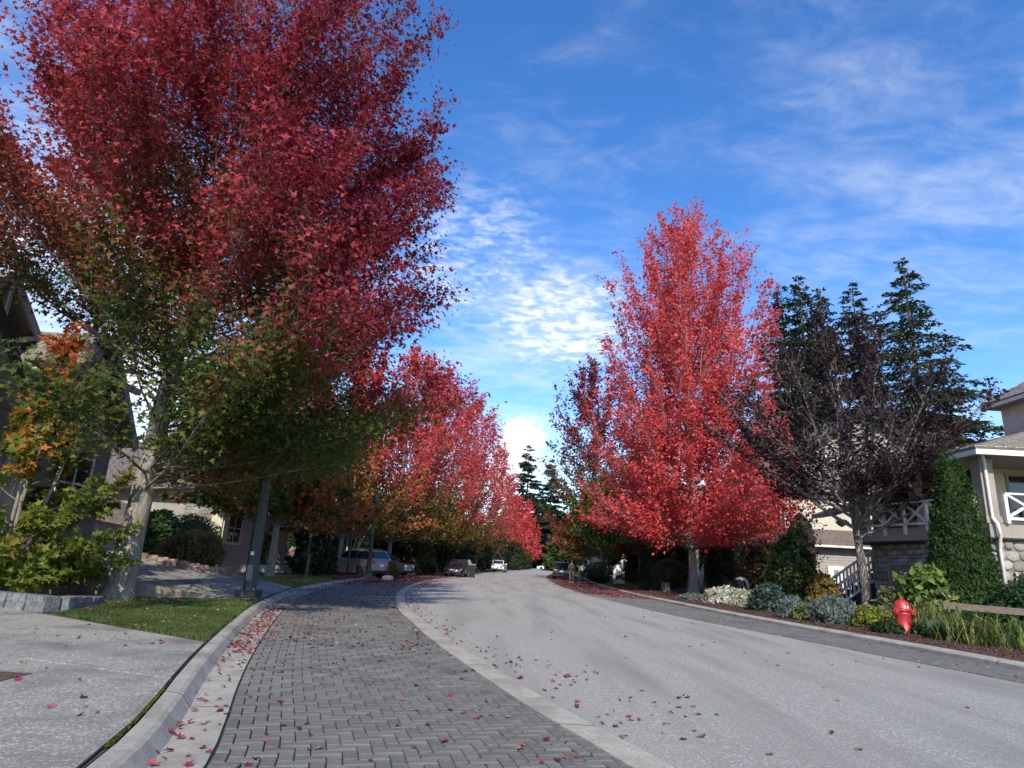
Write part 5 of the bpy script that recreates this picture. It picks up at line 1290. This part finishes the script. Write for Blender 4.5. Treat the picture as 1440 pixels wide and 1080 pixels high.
# right, far to near
SH('round_shrub', 'dark clipped ball of box on the right verge beside the walkers', 843, 819, 54, 42, 26, 3000, .13, [(.012, .03, .008), (.02, .045, .012)], 'ball')
SH('clipped_bush', 'wide rounded clipped bush turning rusty on top, left of the scarlet maple trunk', 942, 827, 47, 52, 37, 5200, .12, [(.07, .09, .02), (.10, .10, .025), (.16, .08, .03)], 'ball')
SH('small_tree', 'small round headed green tree with white blooms behind the dark box ball', 861, 812, 58, 26, 36, 900, .22, [(.08, .14, .03), (.12, .18, .05)], 'ball', zlo=.45, fl=(4, [(.75, .73, .68)], .18))
SH('laurel_hedge', 'dark glossy shrub between the green maple trunk and the wide clipped bush', 914, 824, 52, 34, 44, 2200, .2, [(.02, .05, .02), (.035, .075, .03)], 'dome')
for i, (px, Y, w, h, lab) in enumerate(((893, 60, 34, 70, 'tall green cedar in the hedge right of the green maple trunk'), (922, 58, 34, 84, 'tall mid green cedar in the hedge above the wide clipped bush'), (951, 55, 34, 96, 'very dark tall cedar in the hedge left of the scarlet maple trunk'), (978, 54, 30, 86, 'light green cedar in the hedge behind the white handrail'))):
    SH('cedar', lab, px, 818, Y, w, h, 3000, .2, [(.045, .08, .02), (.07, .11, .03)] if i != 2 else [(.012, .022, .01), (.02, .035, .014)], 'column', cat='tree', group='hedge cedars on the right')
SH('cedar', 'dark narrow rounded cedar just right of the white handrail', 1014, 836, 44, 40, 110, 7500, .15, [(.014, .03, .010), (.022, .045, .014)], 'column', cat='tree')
SH('cedar', 'broad light green cedar behind the porch column', 1067, 832, 49, 52, 118, 5500, .18, [(.05, .09, .02), (.08, .13, .03)], 'column', cat='tree')
SH('low_shrub', 'low dark green mound in front of the grey steps', 920, 832, 43, 40, 14, 1500, .13, DKG, 'dome')
SH('smoke_bush', 'sprawling shrub turning rusty red above the bending gardener', 1092, 842, 45, 110, 86, 5200, .22, [(.14, .045, .025), (.20, .07, .03), (.09, .08, .03), (.06, .08, .025)], 'dome', noise_a=.3)
SH('barberry', 'dark purple barberry right of the bending gardener', 1088, 848, 35, 48, 38, 2600, .17, [(.035, .018, .024), (.06, .03, .035), (.03, .03, .025)], 'dome', noise_a=.25)
SH('hydrangea', 'big leafy green shrub left of the picket stair', 1118, 868, 29, 74, 92, 4200, .19, [(.045, .085, .02), (.07, .11, .03), (.10, .13, .04)], 'dome', noise_a=.25)
SH('viburnum', 'yellow green shrub with reddish leaves at the foot of the picket stair', 1160, 872, 27, 46, 48, 1900, .17, [(.17, .19, .035), (.22, .20, .05), (.24, .09, .04)], 'dome', noise_a=.2)
SH('purple_sapling', 'slim purple leaved sapling standing against the brown skirt roof', 1133, 850, 36, 46, 125, 700, .2, [(.05, .022, .03), (.08, .035, .045)], 'column', cat='tree', noise_a=.5, zlo=.35)
SH('dusty_miller', 'mound of small white flowers beside the kerb left of the gardener', 1020, 858, 28.5, 62, 22, 2200, .13, [(.62, .60, .50), (.70, .69, .62), (.30, .34, .22)], 'dome', noise_a=.3, dpt=.5)
SH('dusty_miller', 'second white flowered mound right at the gardener\'s feet', 1050, 862, 27, 46, 21, 1800, .12, [(.62, .60, .50), (.66, .62, .42), (.30, .34, .22)], 'dome', noise_a=.3, dpt=.6)
SH('marigold', 'yellow and orange flower cluster at the foot of the scarlet maple', 997, 850, 31, 16, 16, 320, .12, [(.60, .38, .06), (.55, .30, .10), (.12, .15, .04)], 'dome')
SH('ground_cover', 'grey blue creeping plant along the kerb below the scarlet maple', 975, 851, 31, 50, 9, 900, .09, [(.20, .24, .22), (.28, .31, .28), (.12, .15, .10)], 'dome', dpt=.4)
SH('rhododendron', 'dark blue green bush at the kerb under the barberry', 1082, 868, 24.6, 54, 34, 2000, .15, [(.025, .05, .03), (.05, .085, .06), (.12, .16, .13)], 'dome')
SH('heuchera', 'low red leaved plants behind the white flower mound', 1062, 842, 35, 42, 9, 600, .12, [(.26, .03, .04), (.30, .06, .05)], 'dome', dpt=.5)
BLG = [(.17, .21, .19), (.22, .26, .24), (.12, .16, .12)]
YG = [(.22, .24, .03), (.28, .28, .05), (.16, .2, .03)]
for px, py, Y, w, h, cols, lab, ls in ((1118, 884, 21.0, 40, 26, BLG, 'small blue grey lavender mound at the left tip of the mulch', .13),
        (1137, 887, 20.3, 34, 18, [(.12, .16, .04), (.17, .2, .06)], 'low green tuft between the two blue grey lavender mounds', .12),
        (1177, 888, 19.6, 62, 32, BLG, 'broad blue grey lavender mound in the mulch bed', .15),
        (1157, 888, 20.2, 26, 20, YG, 'small yellow tuft left of the broad lavender mound', .10),
        (1227, 894, 18.6, 46, 26, YG, 'bright yellow green spirea below the plum trunk', .10),
        (1246, 894, 18.6, 28, 24, [(.18, .22, .06), (.25, .26, .09)], 'pale green feathery tuft left of the hydrant foot', .14),
        (1250, 904, 17.0, 40, 13, DKG, 'flat dark green juniper in front of the hydrant', .11),
        (1310, 902, 17.0, 50, 20, [(.06, .10, .04), (.09, .14, .06)], 'green juniper mound right of the hydrant foot', .11),
        (1338, 908, 16.0, 54, 17, DKG, 'low dark juniper at the edge of the mulch right of the hydrant', .10),
        (1377, 916, 15.4, 40, 24, [(.04, .07, .04), (.06, .09, .05)], 'rounded dark juniper between the two clumps of strap leaves', .10),
        (1318, 905, 16.6, 26, 18, BLG, 'tiny silver tuft between the green junipers', .11)):
    SH('bed_plant', lab, px, py, Y, w, h, int(500+w*26), ls, cols, 'dome', cat='plant', z=.1, noise_a=.36, tmpl='tri' if cols in (BLG,) else 'oval', w=.35 if cols is BLG else .8, up=.6)
SH('hydrangea', 'big leafed hydrangea with faded pink heads right of the hydrant', 1305, 872, 20.5, 70, 66, 900, .27, [(.13, .20, .04), (.19, .25, .06), (.09, .15, .03)], 'dome', noise_a=.3, fl=(16, [(.45, .30, .28), (.50, .40, .36)], .16))
SH('hydrangea', 'faded pinkish hydrangea heads left of the hydrant', 1252, 872, 21, 34, 40, 420, .2, [(.10, .16, .04), (.22, .16, .12)], 'dome', fl=(14, [(.36, .26, .24), (.45, .36, .33)], .13))
SH('marigold', 'orange flower patch just right of the hydrant', 1298, 874, 19.6, 26, 16, 500, .1, [(.42, .12, .02), (.38, .09, .03), (.12, .15, .04)], 'dome')
# tall cedar by the balcony
shrub('cedar', 'tall clipped cone shaped cedar in front of the balcony', 'tree', (14.35, 20.6, .1), 1.04, 1.0, 5.35, 17000, .12, [(.028, .07, .014), (.04, .09, .018), (.055, .105, .024)], 'cone', seed=5, up=.9, w=.55)
# big juniper at the right edge
shrub('juniper_hedge', 'broad dark green juniper hedge against the stone wall at the right edge', 'hedge', (16.2, 19.2, .1), 2.4, 1.1, 1.75, 7500, .17, [(.02, .055, .02), (.035, .085, .03), (.05, .10, .04)], 'dome', seed=6, up=.3, w=.6, noise_a=.25)
def strap(label, x, y, n, h, spread, cols, seed):
    t = thing('strap_leaf_clump', label, 'plant', (x, y, .1), 'clumps of strap leaves in the right bed'); r = random.Random(seed)
    pos = np.column_stack([NP.normal(size=n)*spread*.28, NP.normal(size=n)*spread*.22, np.zeros(n)])
    b = MB()
    cs = []
    vs = []; fs = []
    for i in range(n):
        a = r.uniform(0, 6.28); l = h*r.uniform(.6, 1.15); lean = r.uniform(.3, 1.15); d = Vector((math.cos(a), math.sin(a), 0)); s = Vector((-d.y, d.x, 0))*r.uniform(.010, .018)
        p = Vector(pos[i]); m = p+d*l*lean*.35+Vector((0, 0, l*.62)); e = p+d*l*lean*.95+Vector((0, 0, l*(1.0-.55*lean)))
        k = len(vs); vs += [p-s, p+s, m-s*.9, m+s*.9, e]; fs += [(k, k+1, k+3, k+2), (k+2, k+3, k+4)]; c = r.choice(cols); cs += [c]*5
    me = bpy.data.meshes.new('leaves'); me.from_pydata([tuple(v) for v in vs], [], fs); at_ = me.attributes.new('leaf_col', 'FLOAT_COLOR', 'POINT')
    at_.data.foreach_set('color', np.array([(*c, 1) for c in cs], np.float32).reshape(-1)); me.materials.append(MT['grass']); o = bpy.data.objects.new('leaves', me); COL.objects.link(o); o.parent = t; o['kind'] = 'stuff'
STR = [(.12, .17, .04), (.20, .22, .06), (.30, .28, .10), (.08, .13, .03)]
x, y = G(1332, 897, .1); strap('arching clump of strap leaves right of the hydrant', x+.25, y+.9, 120, 1.1, 1.2, STR, 1)
x, y = G(1408, 912, .1); strap('green and yellow strap leaves before the timber rail', x, y+.6, 100, 1.0, 1.2, STR, 2)
x, y = G(1436, 916, .1); strap('coarse green strap leaves cut by the right edge', x+.3, y+.3, 100, .9, 1.0, [(.07, .13, .03), (.11, .17, .04), (.2, .22, .07)], 3)
x, y = G(1360, 893, .1); strap('short straw tinged strap leaves behind the round juniper', x, y+1.2, 70, .85, .9, STR, 4)
# far woods behind the rows
ORD = ('leftmost', 'second from left', 'third from left', 'fourth from left', 'fifth from left', 'sixth from left', 'seventh from left', 'eighth from left', 'ninth from left', 'tenth from left')
def woods(label, x0, x1, y0, y1, n, h0, h1, seed, cols):
    sp = []
    for i in range(n):
        r = random.Random(seed*50+i); sp.append((r.uniform(x0, x1), r.uniform(y0, y1), r.uniform(h0, h1)))
    sp.sort(key=lambda q: q[0]/q[1])
    for i, (x, y, h) in enumerate(sp):
        lab = (ORD[i] if i < n-1 else 'rightmost')+' '+label
        shrub('evergreen', lab, 'tree', (x, y, 0), h*.26, h*.26, h, 1500, .0115*y+.1, cols, 'cone', group=label, seed=seed*31+i, noise_a=.35, zlo=.05)
woods('of the dark evergreens beyond the left-hand gardens', -34, -20, 62, 120, 8, 9, 14, 1, [(.02, .04, .015), (.04, .065, .025)])
woods('of the dark evergreens beyond the right-hand gardens', 24, 44, 70, 130, 8, 9, 14, 2, [(.02, .04, .015), (.04, .065, .025)])
woods('of the green trees closing the street end', -24, 44, 228, 255, 10, 12, 19, 3, [(.05, .07, .03), (.09, .09, .04)])
woods('of the small green trees along the far right kerb', 12, 26, 100, 175, 6, 5, 8, 4, [(.05, .08, .02), (.10, .12, .03)])

# ------------------------------------------------------------------ cars
def car(label, x, y, hx_, hy_, kind='suv', color=(.5, .5, .5), metal=.4, group=None, L=4.6, name='parked_car', z=0.0):
    t = thing(name, label, 'car' if kind != 'pickup' else 'pickup truck', (x, y, z), group, math.atan2(hy_, hx_))
    pm = paint('paint_%d' % len(bpy.data.materials), color, metal); Wd = .92
    S = dict(suv=dict(hood=1.02, hf=.80, belt=1.08, roof=1.68, ws=.20, rf=.02, rr=-.40, rb=-.485, wb=2.7, wr=.36),
             sedan=dict(hood=.90, hf=.68, belt=.95, roof=1.42, ws=.19, rf=.03, rr=-.24, rb=-.39, wb=2.75, wr=.33),
             pickup=dict(hood=1.12, hf=.88, belt=1.18, roof=1.86, ws=.20, rf=.09, rr=-.12, rb=-.15, wb=3.4, wr=.40))[kind]
    h = L/2; wr = S['wr']; ar = wr*1.16; ax = S['wb']/2
    def arc(cx):
        return [(cx+ar*math.cos(a), wr+ar*math.sin(a)) for a in [math.pi*i/8 for i in range(9)]]
    bot = .24
    rb_top = S['belt'] if kind != 'sedan' else S['belt']+.02
    out = [(h-.05, bot+.06), (h, .42), (h-.01, .58), (h-.10, S['hf']), (h*.80, S['hf']+.10), (S['ws']*L+.02, S['hood']), (S['ws']*L-.12, S['belt'])]
    out += [(-h*.5, rb_top), (-h+.12, rb_top), (-h+.02, rb_top-.18), (-h, .62), (-h+.02, .42), (-h+.10, bot+.06)]
    low = [(-ax-ar-.02, bot)]+[(-ax-ar*math.cos(math.pi*i/8), wr*.98+ar*math.sin(math.pi*i/8)) for i in range(9)]+[(-ax+ar+.02, bot)]
    low += [(ax-ar-.02, bot)]+[(ax-ar*math.cos(math.pi*i/8), wr*.98+ar*math.sin(math.pi*i/8)) for i in range(9)]+[(ax+ar+.02, bot)]
    prof = out+low; n = len(prof); b = MB()
    sl = [(-Wd, .965), (-Wd+.10, 1.0), (Wd-.10, 1.0), (Wd, .965)]; vs = []
    for yy, q in sl:
        for (px_, pz_) in prof: vs.append((px_*(q*.35+.65), yy, .62+(pz_-.62)*q))
    fs = [(i*n+k, i*n+(k+1) % n, (i+1)*n+(k+1) % n, (i+1)*n+k) for i in range(3) for k in range(n)]
    fs += [tuple(reversed(range(n))), tuple(range(3*n, 4*n))]
    b.add(vs, fs)
    # cabin
    wt = .70; B = S['belt']-.02; cab = [(S['ws']*L, B), (S['rf']*L, S['roof']-.05), (S['rf']*L-.25, S['roof']), (S['rr']*L+.2, S['roof']), (S['rr']*L, S['roof']-.05), (S['rb']*L, B)]
    def wy(z): return Wd-.03-(Wd-.03-wt)*max(0, (z-B)/(S['roof']-B))
    vs = [(px_, -wy(pz_), pz_) for px_, pz_ in cab]+[(px_, wy(pz_), pz_) for px_, pz_ in cab]; m = len(cab)
    b.add(vs, [(k, (k+1) % m, m+(k+1) % m, m+k) for k in range(m)]+[tuple(range(m)), tuple(reversed(range(m, 2*m)))])
    if kind == 'pickup':
        b.add(*(lambda q: (q.v, q.f))(MB().box(-h+.06, S['rb']*L-.05, -Wd+.02, -Wd+.1, 1.1, 1.26)))
        b.add(*(lambda q: (q.v, q.f))(MB().box(-h+.06, S['rb']*L-.05, Wd-.1, Wd-.02, 1.1, 1.26)))
    bo = b.build('body', pm, t, world=False); ROOT[bo] = Vector((0, 0, 0))
    # glass
    def quad(name_, pts, n_out):
        q = MB(); q.prism([Vector(p)+Vector(n_out)*.004 for p in pts], Vector(n_out)*.012); return q.build(name_, 'glass', t, world=False)
    zt, zb = S['roof']-.10, B+.05
    def fx(z): return S['ws']*L+(S['rf']*L-S['ws']*L)*(z-B)/(S['roof']-.05-B)
    def rx_(z): return S['rb']*L+(S['rr']*L-S['rb']*L)*(z-B)/(S['roof']-.05-B)
    pil = [fx(zb)-.10, .02*L, -.19*L, rx_(zb)+.12] if kind != 'pickup' else [fx(zb)-.10, .03*L, rx_(zb)+.1]
    for s in (-1, 1):
        for i in range(len(pil)-1):
            a, c = pil[i]-.03, pil[i+1]+.03
            ta = min(a, fx(zt)-.08); tc_ = max(c, rx_(zt)+.10)
            if ta-tc_ < .08: tc_ = ta-.08
            quad('window', [(a, s*wy(zb), zb), (ta, s*wy(zt), zt), (tc_, s*wy(zt), zt), (c, s*wy(zb), zb)], (0, s, .25))
    quad('windscreen', [(fx(zb), -wy(zb)+.08, zb), (fx(zb), wy(zb)-.08, zb), (fx(zt), wy(zt)-.07, zt), (fx(zt), -wy(zt)+.07, zt)], (.7, 0, .6))
    quad('rear_window', [(rx_(zb+.05), -wy(zb)+.10, zb+.05), (rx_(zb+.05), wy(zb)-.10, zb+.05), (rx_(zt), wy(zt)-.08, zt), (rx_(zt), -wy(zt)+.08, zt)], (-.8, 0, .4))
    # lamps, grille, plates, bumpers, mirrors
    for s in (-1, 1):
        q = MB(); q.prism([(h-.06, s*.86, S['hf']-.16), (h-.01, s*.50, S['hf']-.16), (h-.05, s*.50, S['hf']-.02), (h-.28, s*.88, S['hf']+.0)], (.03, 0, 0)); q.build('headlight', 'head', t, world=False)
        q = MB(); q.prism([(-h+.02, s*.52, .86), (-h+.03, s*.90, .88), (-h+.12, s*.915, 1.0), (-h+.06, s*.55, .98)], (-.045, 0, 0)); q.prism([(-h+.05, s*.88, .86), (-h+.05, s*.93, .86), (-h+.36, s*.93, 1.0), (-h+.12, s*.93, 1.02), (-h+.05, s*.9, 1.0)][0:1]+[(-h+.35, s*.90, .98), (-h+.10, s*.90, 1.02)], (0, s*.025, 0)); q.build('tail_lamp', 'tail', t, world=False)
        q = MB(); q.box(S['ws']*L-.32, S['ws']*L-.14, s*(Wd+.02)-.09, s*(Wd+.02)+.09, B+.02, B+.16); q.build('mirror', pm, t, world=False)
        if kind == 'suv':
            q = MB(); q.tube([(S['rf']*L-.2, s*.60, S['roof']+.05), (S['rr']*L+.2, s*.60, S['roof']+.05)], .02, 5); q.build('roof_rail', 'steel', t, world=False)
    q = MB(); q.prism([(h-.02, -.38, .46), (h-.02, .38, .46), (h-.04, .44, S['hf']-.08), (h-.04, -.44, S['hf']-.08)], (.035, 0, 0)); gr = q.build('grille', 'steel', t, world=False)
    q = MB(); q.box(h+.015, h+.03, -.16, .16, .40, .52); q.build('licence_plate', 'sticker', t, world=False)
    q = MB(); q.box(-h-.03, -h-.005, -.17, .17, .70, .84); q.build('licence_plate', 'sticker', t, world=False)
    q = MB(); q.box(-h-.035, -h+.10, -.84, .84, .30, .46); q.build('rear_bumper', 'black', t, world=False)
    q = MB(); q.box(h-.10, h+.02, -.82, .82, .26, .38); q.build('front_bumper', 'black', t, world=False)
    for cx_ in (-ax, ax):
        for s in (-1, 1):
            q = MB(); q.smooth = True; q.lathe([(wr*.62, -.10), (wr*.93, -.11), (wr, -.07), (wr, .07), (wr*.93, .11), (wr*.62, .10)], (0, 0, 0), 20)
            q.v = [(cx_+v[0], s*(Wd-.10)+v[2], wr+v[1]) for v in q.v]; wo = q.build('wheel', 'rubber', t, world=False); ROOT[wo] = Vector((0, 0, 0))
            q = MB(); yo = s*(Wd-.10+.085); q.tube([(cx_, yo-s*.02, wr), (cx_, yo, wr)], wr*.16, 8)
            for k in range(5):
                a = 2*math.pi*k/5+.3; q.beam((cx_, yo, wr), (cx_+wr*.62*math.cos(a), yo, wr+wr*.62*math.sin(a)), .07, .03, (0, 1, 0))
            ring = [(cx_+wr*.62*math.cos(a), yo, wr+wr*.62*math.sin(a)) for a in [2*math.pi*k/16 for k in range(17)]]; q.tube(ring, .022, 4, cap=False)
            q.build('rim', 'steel', wo, world=False)['kind'] = 'stuff'
    return t
q = G(507, 813)
car('silver crossover parked nose in with its tail to the street, behind the slim lamp post', -9.3, 42.6, -.80, .60, 'suv', (.33, .33, .335), .5, L=4.6)
car('blue grey crossover with its nose to the street, behind a thin maple trunk', -9.0, 50.4, .95, -.30, 'suv', (.19, .22, .25), .5, L=4.4)
car('black saloon parked facing the camera on the left strip', G(645, 811)[0]-.05, G(645, 811)[1]+.9, -.10, -1, 'sedan', (.03, .032, .035), .3)
car('dark saloon in the shade behind the wheelie bin', -5.4, 79, .9, -.4, 'sedan', (.015, .016, .02), .2)
car('white crossover seen from behind on the left strip far ahead', -.45, 97, .10, 1, 'suv', (.72, .72, .68), .0)
car('white pickup standing crosswise at the far end of the street', 12.5, 186, -1, .08, 'pickup', (.75, .75, .74), .0, L=5.7, name='pickup_truck')
car('black crossover parked tail on behind the two walkers', 6.3, 69.5, .12, 1, 'suv', (.02, .021, .024), .2)
car('dark car in a driveway glimpsed right of the green maple trunk', 13.6, 66, -.96, .2, 'sedan', (.04, .042, .046), .3)

# ------------------------------------------------------------------ people
def skin_mesh(nm, verts, edges, radii, mt, parent, sub=2):
    me = bpy.data.meshes.new(nm); me.from_pydata([tuple(v) for v in verts], edges, []); o = bpy.data.objects.new(nm, me); COL.objects.link(o)
    o.modifiers.new('skin', 'SKIN'); m2 = o.modifiers.new('sub', 'SUBSURF'); m2.levels = sub; m2.render_levels = sub
    for d, r in zip(me.skin_vertices[0].data, radii):
        d.radius = (r, r) if not isinstance(r, tuple) else r; d.use_root = False
    me.skin_vertices[0].data[0].use_root = True
    dg = bpy.context.evaluated_depsgraph_get(); ev_ = o.evaluated_get(dg); m = bpy.data.meshes.new_from_object(ev_)
    bpy.data.objects.remove(o); m.name = nm; m.materials.clear(); m.materials.append(MT[mt])
    for p in m.polygons: p.use_smooth = True
    o = bpy.data.objects.new(nm, m); COL.objects.link(o); o.parent = parent; return o
MT['skin'] = mat('skin', (.42, .26, .19), (.46, .29, .22), 12, .6); MT['hair'] = mat('hair', (.012, .010, .009), (.02, .016, .014), 20, .7)
MT['brown_cloth'] = mat('brown_cloth', (.075, .045, .045), (.10, .06, .058), 14, .95, .3, 60); MT['black_cloth'] = mat('black_cloth', (.012, .012, .015), (.02, .02, .024), 14, .9, .3, 60)
MT['grey_cloth'] = mat('grey_cloth', (.32, .36, .40), (.42, .45, .49), 14, .95, .3, 60); MT['taupe_cloth'] = mat('taupe_cloth', (.17, .12, .11), (.22, .16, .15), 14, .95, .3, 60)
MT['lilac_cloth'] = mat('lilac_cloth', (.48, .46, .54), (.56, .54, .62), 14, .95, .3, 60); MT['navy_cloth'] = mat('navy_cloth', (.025, .025, .034), (.04, .04, .05), 14, .95, .3, 60); MT['shoe'] = mat('shoe', (.4, .38, .36), (.5, .48, .46), 14, .8)
def person(label, loc, rotz, J, top, bottom, shoes='shoe', hat=None, coat=1.0, bag=None):
    """J: joints in body space, facing +y"""
    t = thing('person', label, 'person', loc, None, rotz); V = {k: Vector(v) for k, v in J.items()}
    def chain(spec, rad):
        names = []; ed = []; vs = []; rd = []
        for ch in spec:
            for k in ch:
                if k not in names: names.append(k); vs.append(V[k]); rd.append(rad[k])
            ed += [(names.index(a), names.index(c)) for a, c in zip(ch[:-1], ch[1:])]
        return vs, ed, rd
    full = [('pelvis', 'waist', 'chest', 'neck', 'head0', 'head1'), ('chest', 'shL', 'elL', 'wrL', 'haL'), ('chest', 'shR', 'elR', 'wrR', 'haR'), ('pelvis', 'hipL', 'knL', 'anL', 'toL'), ('pelvis', 'hipR', 'knR', 'anR', 'toR')]
    rad = dict(pelvis=.12, waist=.11, chest=.12, neck=.055, head0=.085, head1=.085)
    for s in 'LR': rad.update({'sh'+s: .06, 'el'+s: .042, 'wr'+s: .03, 'ha'+s: .028, 'hip'+s: .085, 'kn'+s: .055, 'an'+s: .04, 'to'+s: .035})
    skin_mesh('body', *chain(full, rad), 'skin', t)
    # five fingers on each hand
    for s in 'LR':
        d = (V['ha'+s]-V['wr'+s]).normalized(); sd = d.cross(Vector((1, 0, 0))); sd = sd.normalized() if sd.length > .1 else Vector((0, 1, 0))
        b = MB(); b.smooth = True
        for i, ln in enumerate((.065, .075, .08, .07)):
            p = V['ha'+s]+sd*(.014*(i-1.5)); b.tube([p, p+d*ln*.55, p+d*ln*.9+Vector((.012 if s == 'R' else -.012, 0, 0))], [.0095, .009, .007], 5)
        p = V['wr'+s].lerp(V['ha'+s], .5)+sd*.02; b.tube([p, p+sd*.03+d*.03, p+sd*.032+d*.055], [.011, .010, .008], 5)
        b.build('hand', 'skin', t, world=False, fix=False)
    r2 = {k: v*1.18+.012 for k, v in rad.items()}
    r2.update(pelvis=.165*coat, waist=.165*coat, chest=.17*coat, hem=.17*coat, shL=.088, shR=.088, wrL=.05, wrR=.05)
    V['hem'] = V['pelvis']+(V['pelvis']-V['waist']).normalized()*.10*coat
    skin_mesh('jacket' if coat > 1 else 'shirt', *chain([('chest', 'waist', 'pelvis', 'hem'), ('chest', 'nk'), ('chest', 'shL', 'elL', 'wrL'), ('chest', 'shR', 'elR', 'wrR')] if False else [('chest', 'waist', 'pelvis', 'hem'), ('chest', 'shL', 'elL', 'wrL'), ('chest', 'shR', 'elR', 'wrR')], r2), top, t)
    r3 = {k: v*1.15+.015 for k, v in rad.items()}; r3.update(pelvis=.135)
    skin_mesh('trousers', *chain([('pelvis', 'hipL', 'knL', 'anL'), ('pelvis', 'hipR', 'knR', 'anR')], r3), bottom, t)
    for s in 'LR':
        a, c = V['an'+s], V['to'+s]; b = MB(); b.smooth = True; d = (c-a); d.z = 0; d.normalize()
        f = Vector((a.x, a.y, 0)); b.tube([f-d*.07+Vector((0, 0, .055)), f+d*.03+Vector((0, 0, .06)), f+d*.15+Vector((0, 0, .045)), f+d*.2+Vector((0, 0, .035))], [.045, .055, .048, .03], 8); b.build('shoe', shoes, t, world=False)
    hd = V['head1']+(V['head1']-V['head0'])*.15; up = (V['head1']-V['neck']).normalized()
    bm = bmesh.new(); bmesh.ops.create_uvsphere(bm, u_segments=12, v_segments=8, radius=.118)
    for v in bm.verts: v.co = Vector((v.co.x*.92, v.co.y*1.02-.012, v.co.z))
    me = bpy.data.meshes.new('hair'); bm.to_mesh(me); bm.free(); me.materials.append(MT[hat or 'hair'])
    for p in me.polygons: p.use_smooth = True
    o = bpy.data.objects.new('hair' if not hat else 'hat', me); COL.objects.link(o); o.parent = t; o.location = V['head0'].lerp(V['head1'], .72)+Vector((0, 0, 0))
    o.rotation_euler = up.to_track_quat('Z', 'Y').to_euler()
    f = Vector((0, 1, 0)) if up.z > .5 else Vector((0, .5, -.85)); b = MB(); b.smooth = True
    c = V['head0'].lerp(V['head1'], .4); b.tube([c+f*.075, c+f*.115, c+f*.112+Vector((0, 0, -.02))], [.022, .014, .01], 6); b.build('nose', 'skin', t, world=False)
    if bag:
        b = MB(); b.smooth = True; b.lathe([(.10, -.2), (.17, -.15), (.18, .08), (.13, .18)], V['pelvis']+Vector((.05, -.14, .02)), 10); b.build('bag', bag, t, world=False)
    return t
W1 = dict(pelvis=(0, 0, .92), waist=(0, -.01, 1.10), chest=(0, .0, 1.33), neck=(0, .02, 1.50), head0=(0, .03, 1.60), head1=(0, .04, 1.70), shL=(-.20, 0, 1.40), elL=(-.27, -.05, 1.12), wrL=(-.25, .05, .88), haL=(-.24, .08, .80), shR=(.20, 0, 1.40), elR=(.27, .05, 1.13), wrR=(.24, .16, .92), haR=(.22, .2, .86),
          hipL=(-.10, 0, .88), knL=(-.11, .10, .50), anL=(-.11, -.02, .10), toL=(-.12, .14, .04), hipR=(.10, 0, .88), knR=(.10, .0, .49), anR=(.10, -.22, .12), toR=(.11, -.08, .05))
W2 = dict(W1); W2.update(knL=(-.10, .02, .5), anL=(-.10, -.18, .11), toL=(-.11, -.05, .05), knR=(.10, .12, .5), anR=(.10, .05, .09), toR=(.11, .2, .04), elL=(-.30, -.02, 1.12), wrL=(-.36, .0, .90), haL=(-.38, .02, .82))
x, y = G(803.5, 820.5); person('person walking away in a brown hooded jacket and taupe trousers', (x, y, .01), .05, W1, 'brown_cloth', 'taupe_cloth', coat=1.12, hat='brown_cloth')
x, y = G(819, 820.5); p_ = person('person in a dark hat, pale grey top and black trousers walking away', (x, y, .01), -.1, W2, 'grey_cloth', 'black_cloth', hat='black_cloth', bag='black_cloth')
p_.scale = (.94, .94, .94)
B1 = dict(pelvis=(0, 0, .90), waist=(0, .16, 1.0), chest=(0, .40, .98), neck=(0, .58, .90), head0=(0, .66, .84), head1=(0, .74, .78), shL=(-.19, .44, .96), elL=(-.22, .50, .68), wrL=(-.16, .58, .46), haL=(-.15, .60, .38), shR=(.19, .44, .96), elR=(.22, .52, .68), wrR=(.16, .64, .46), haR=(.15, .66, .38),
          hipL=(-.10, 0, .86), knL=(-.12, .05, .48), anL=(-.12, -.03, .09), toL=(-.13, .12, .04), hipR=(.10, 0, .86), knR=(.12, .08, .48), anR=(.12, .06, .09), toR=(.13, .22, .04))
p = P(1038, 838, 39.5); person('person bending over the flower bed in a lilac shirt and black trousers', (p.x, 39.5, .1), -1.25, B1, 'lilac_cloth', 'navy_cloth', shoes='shoe')
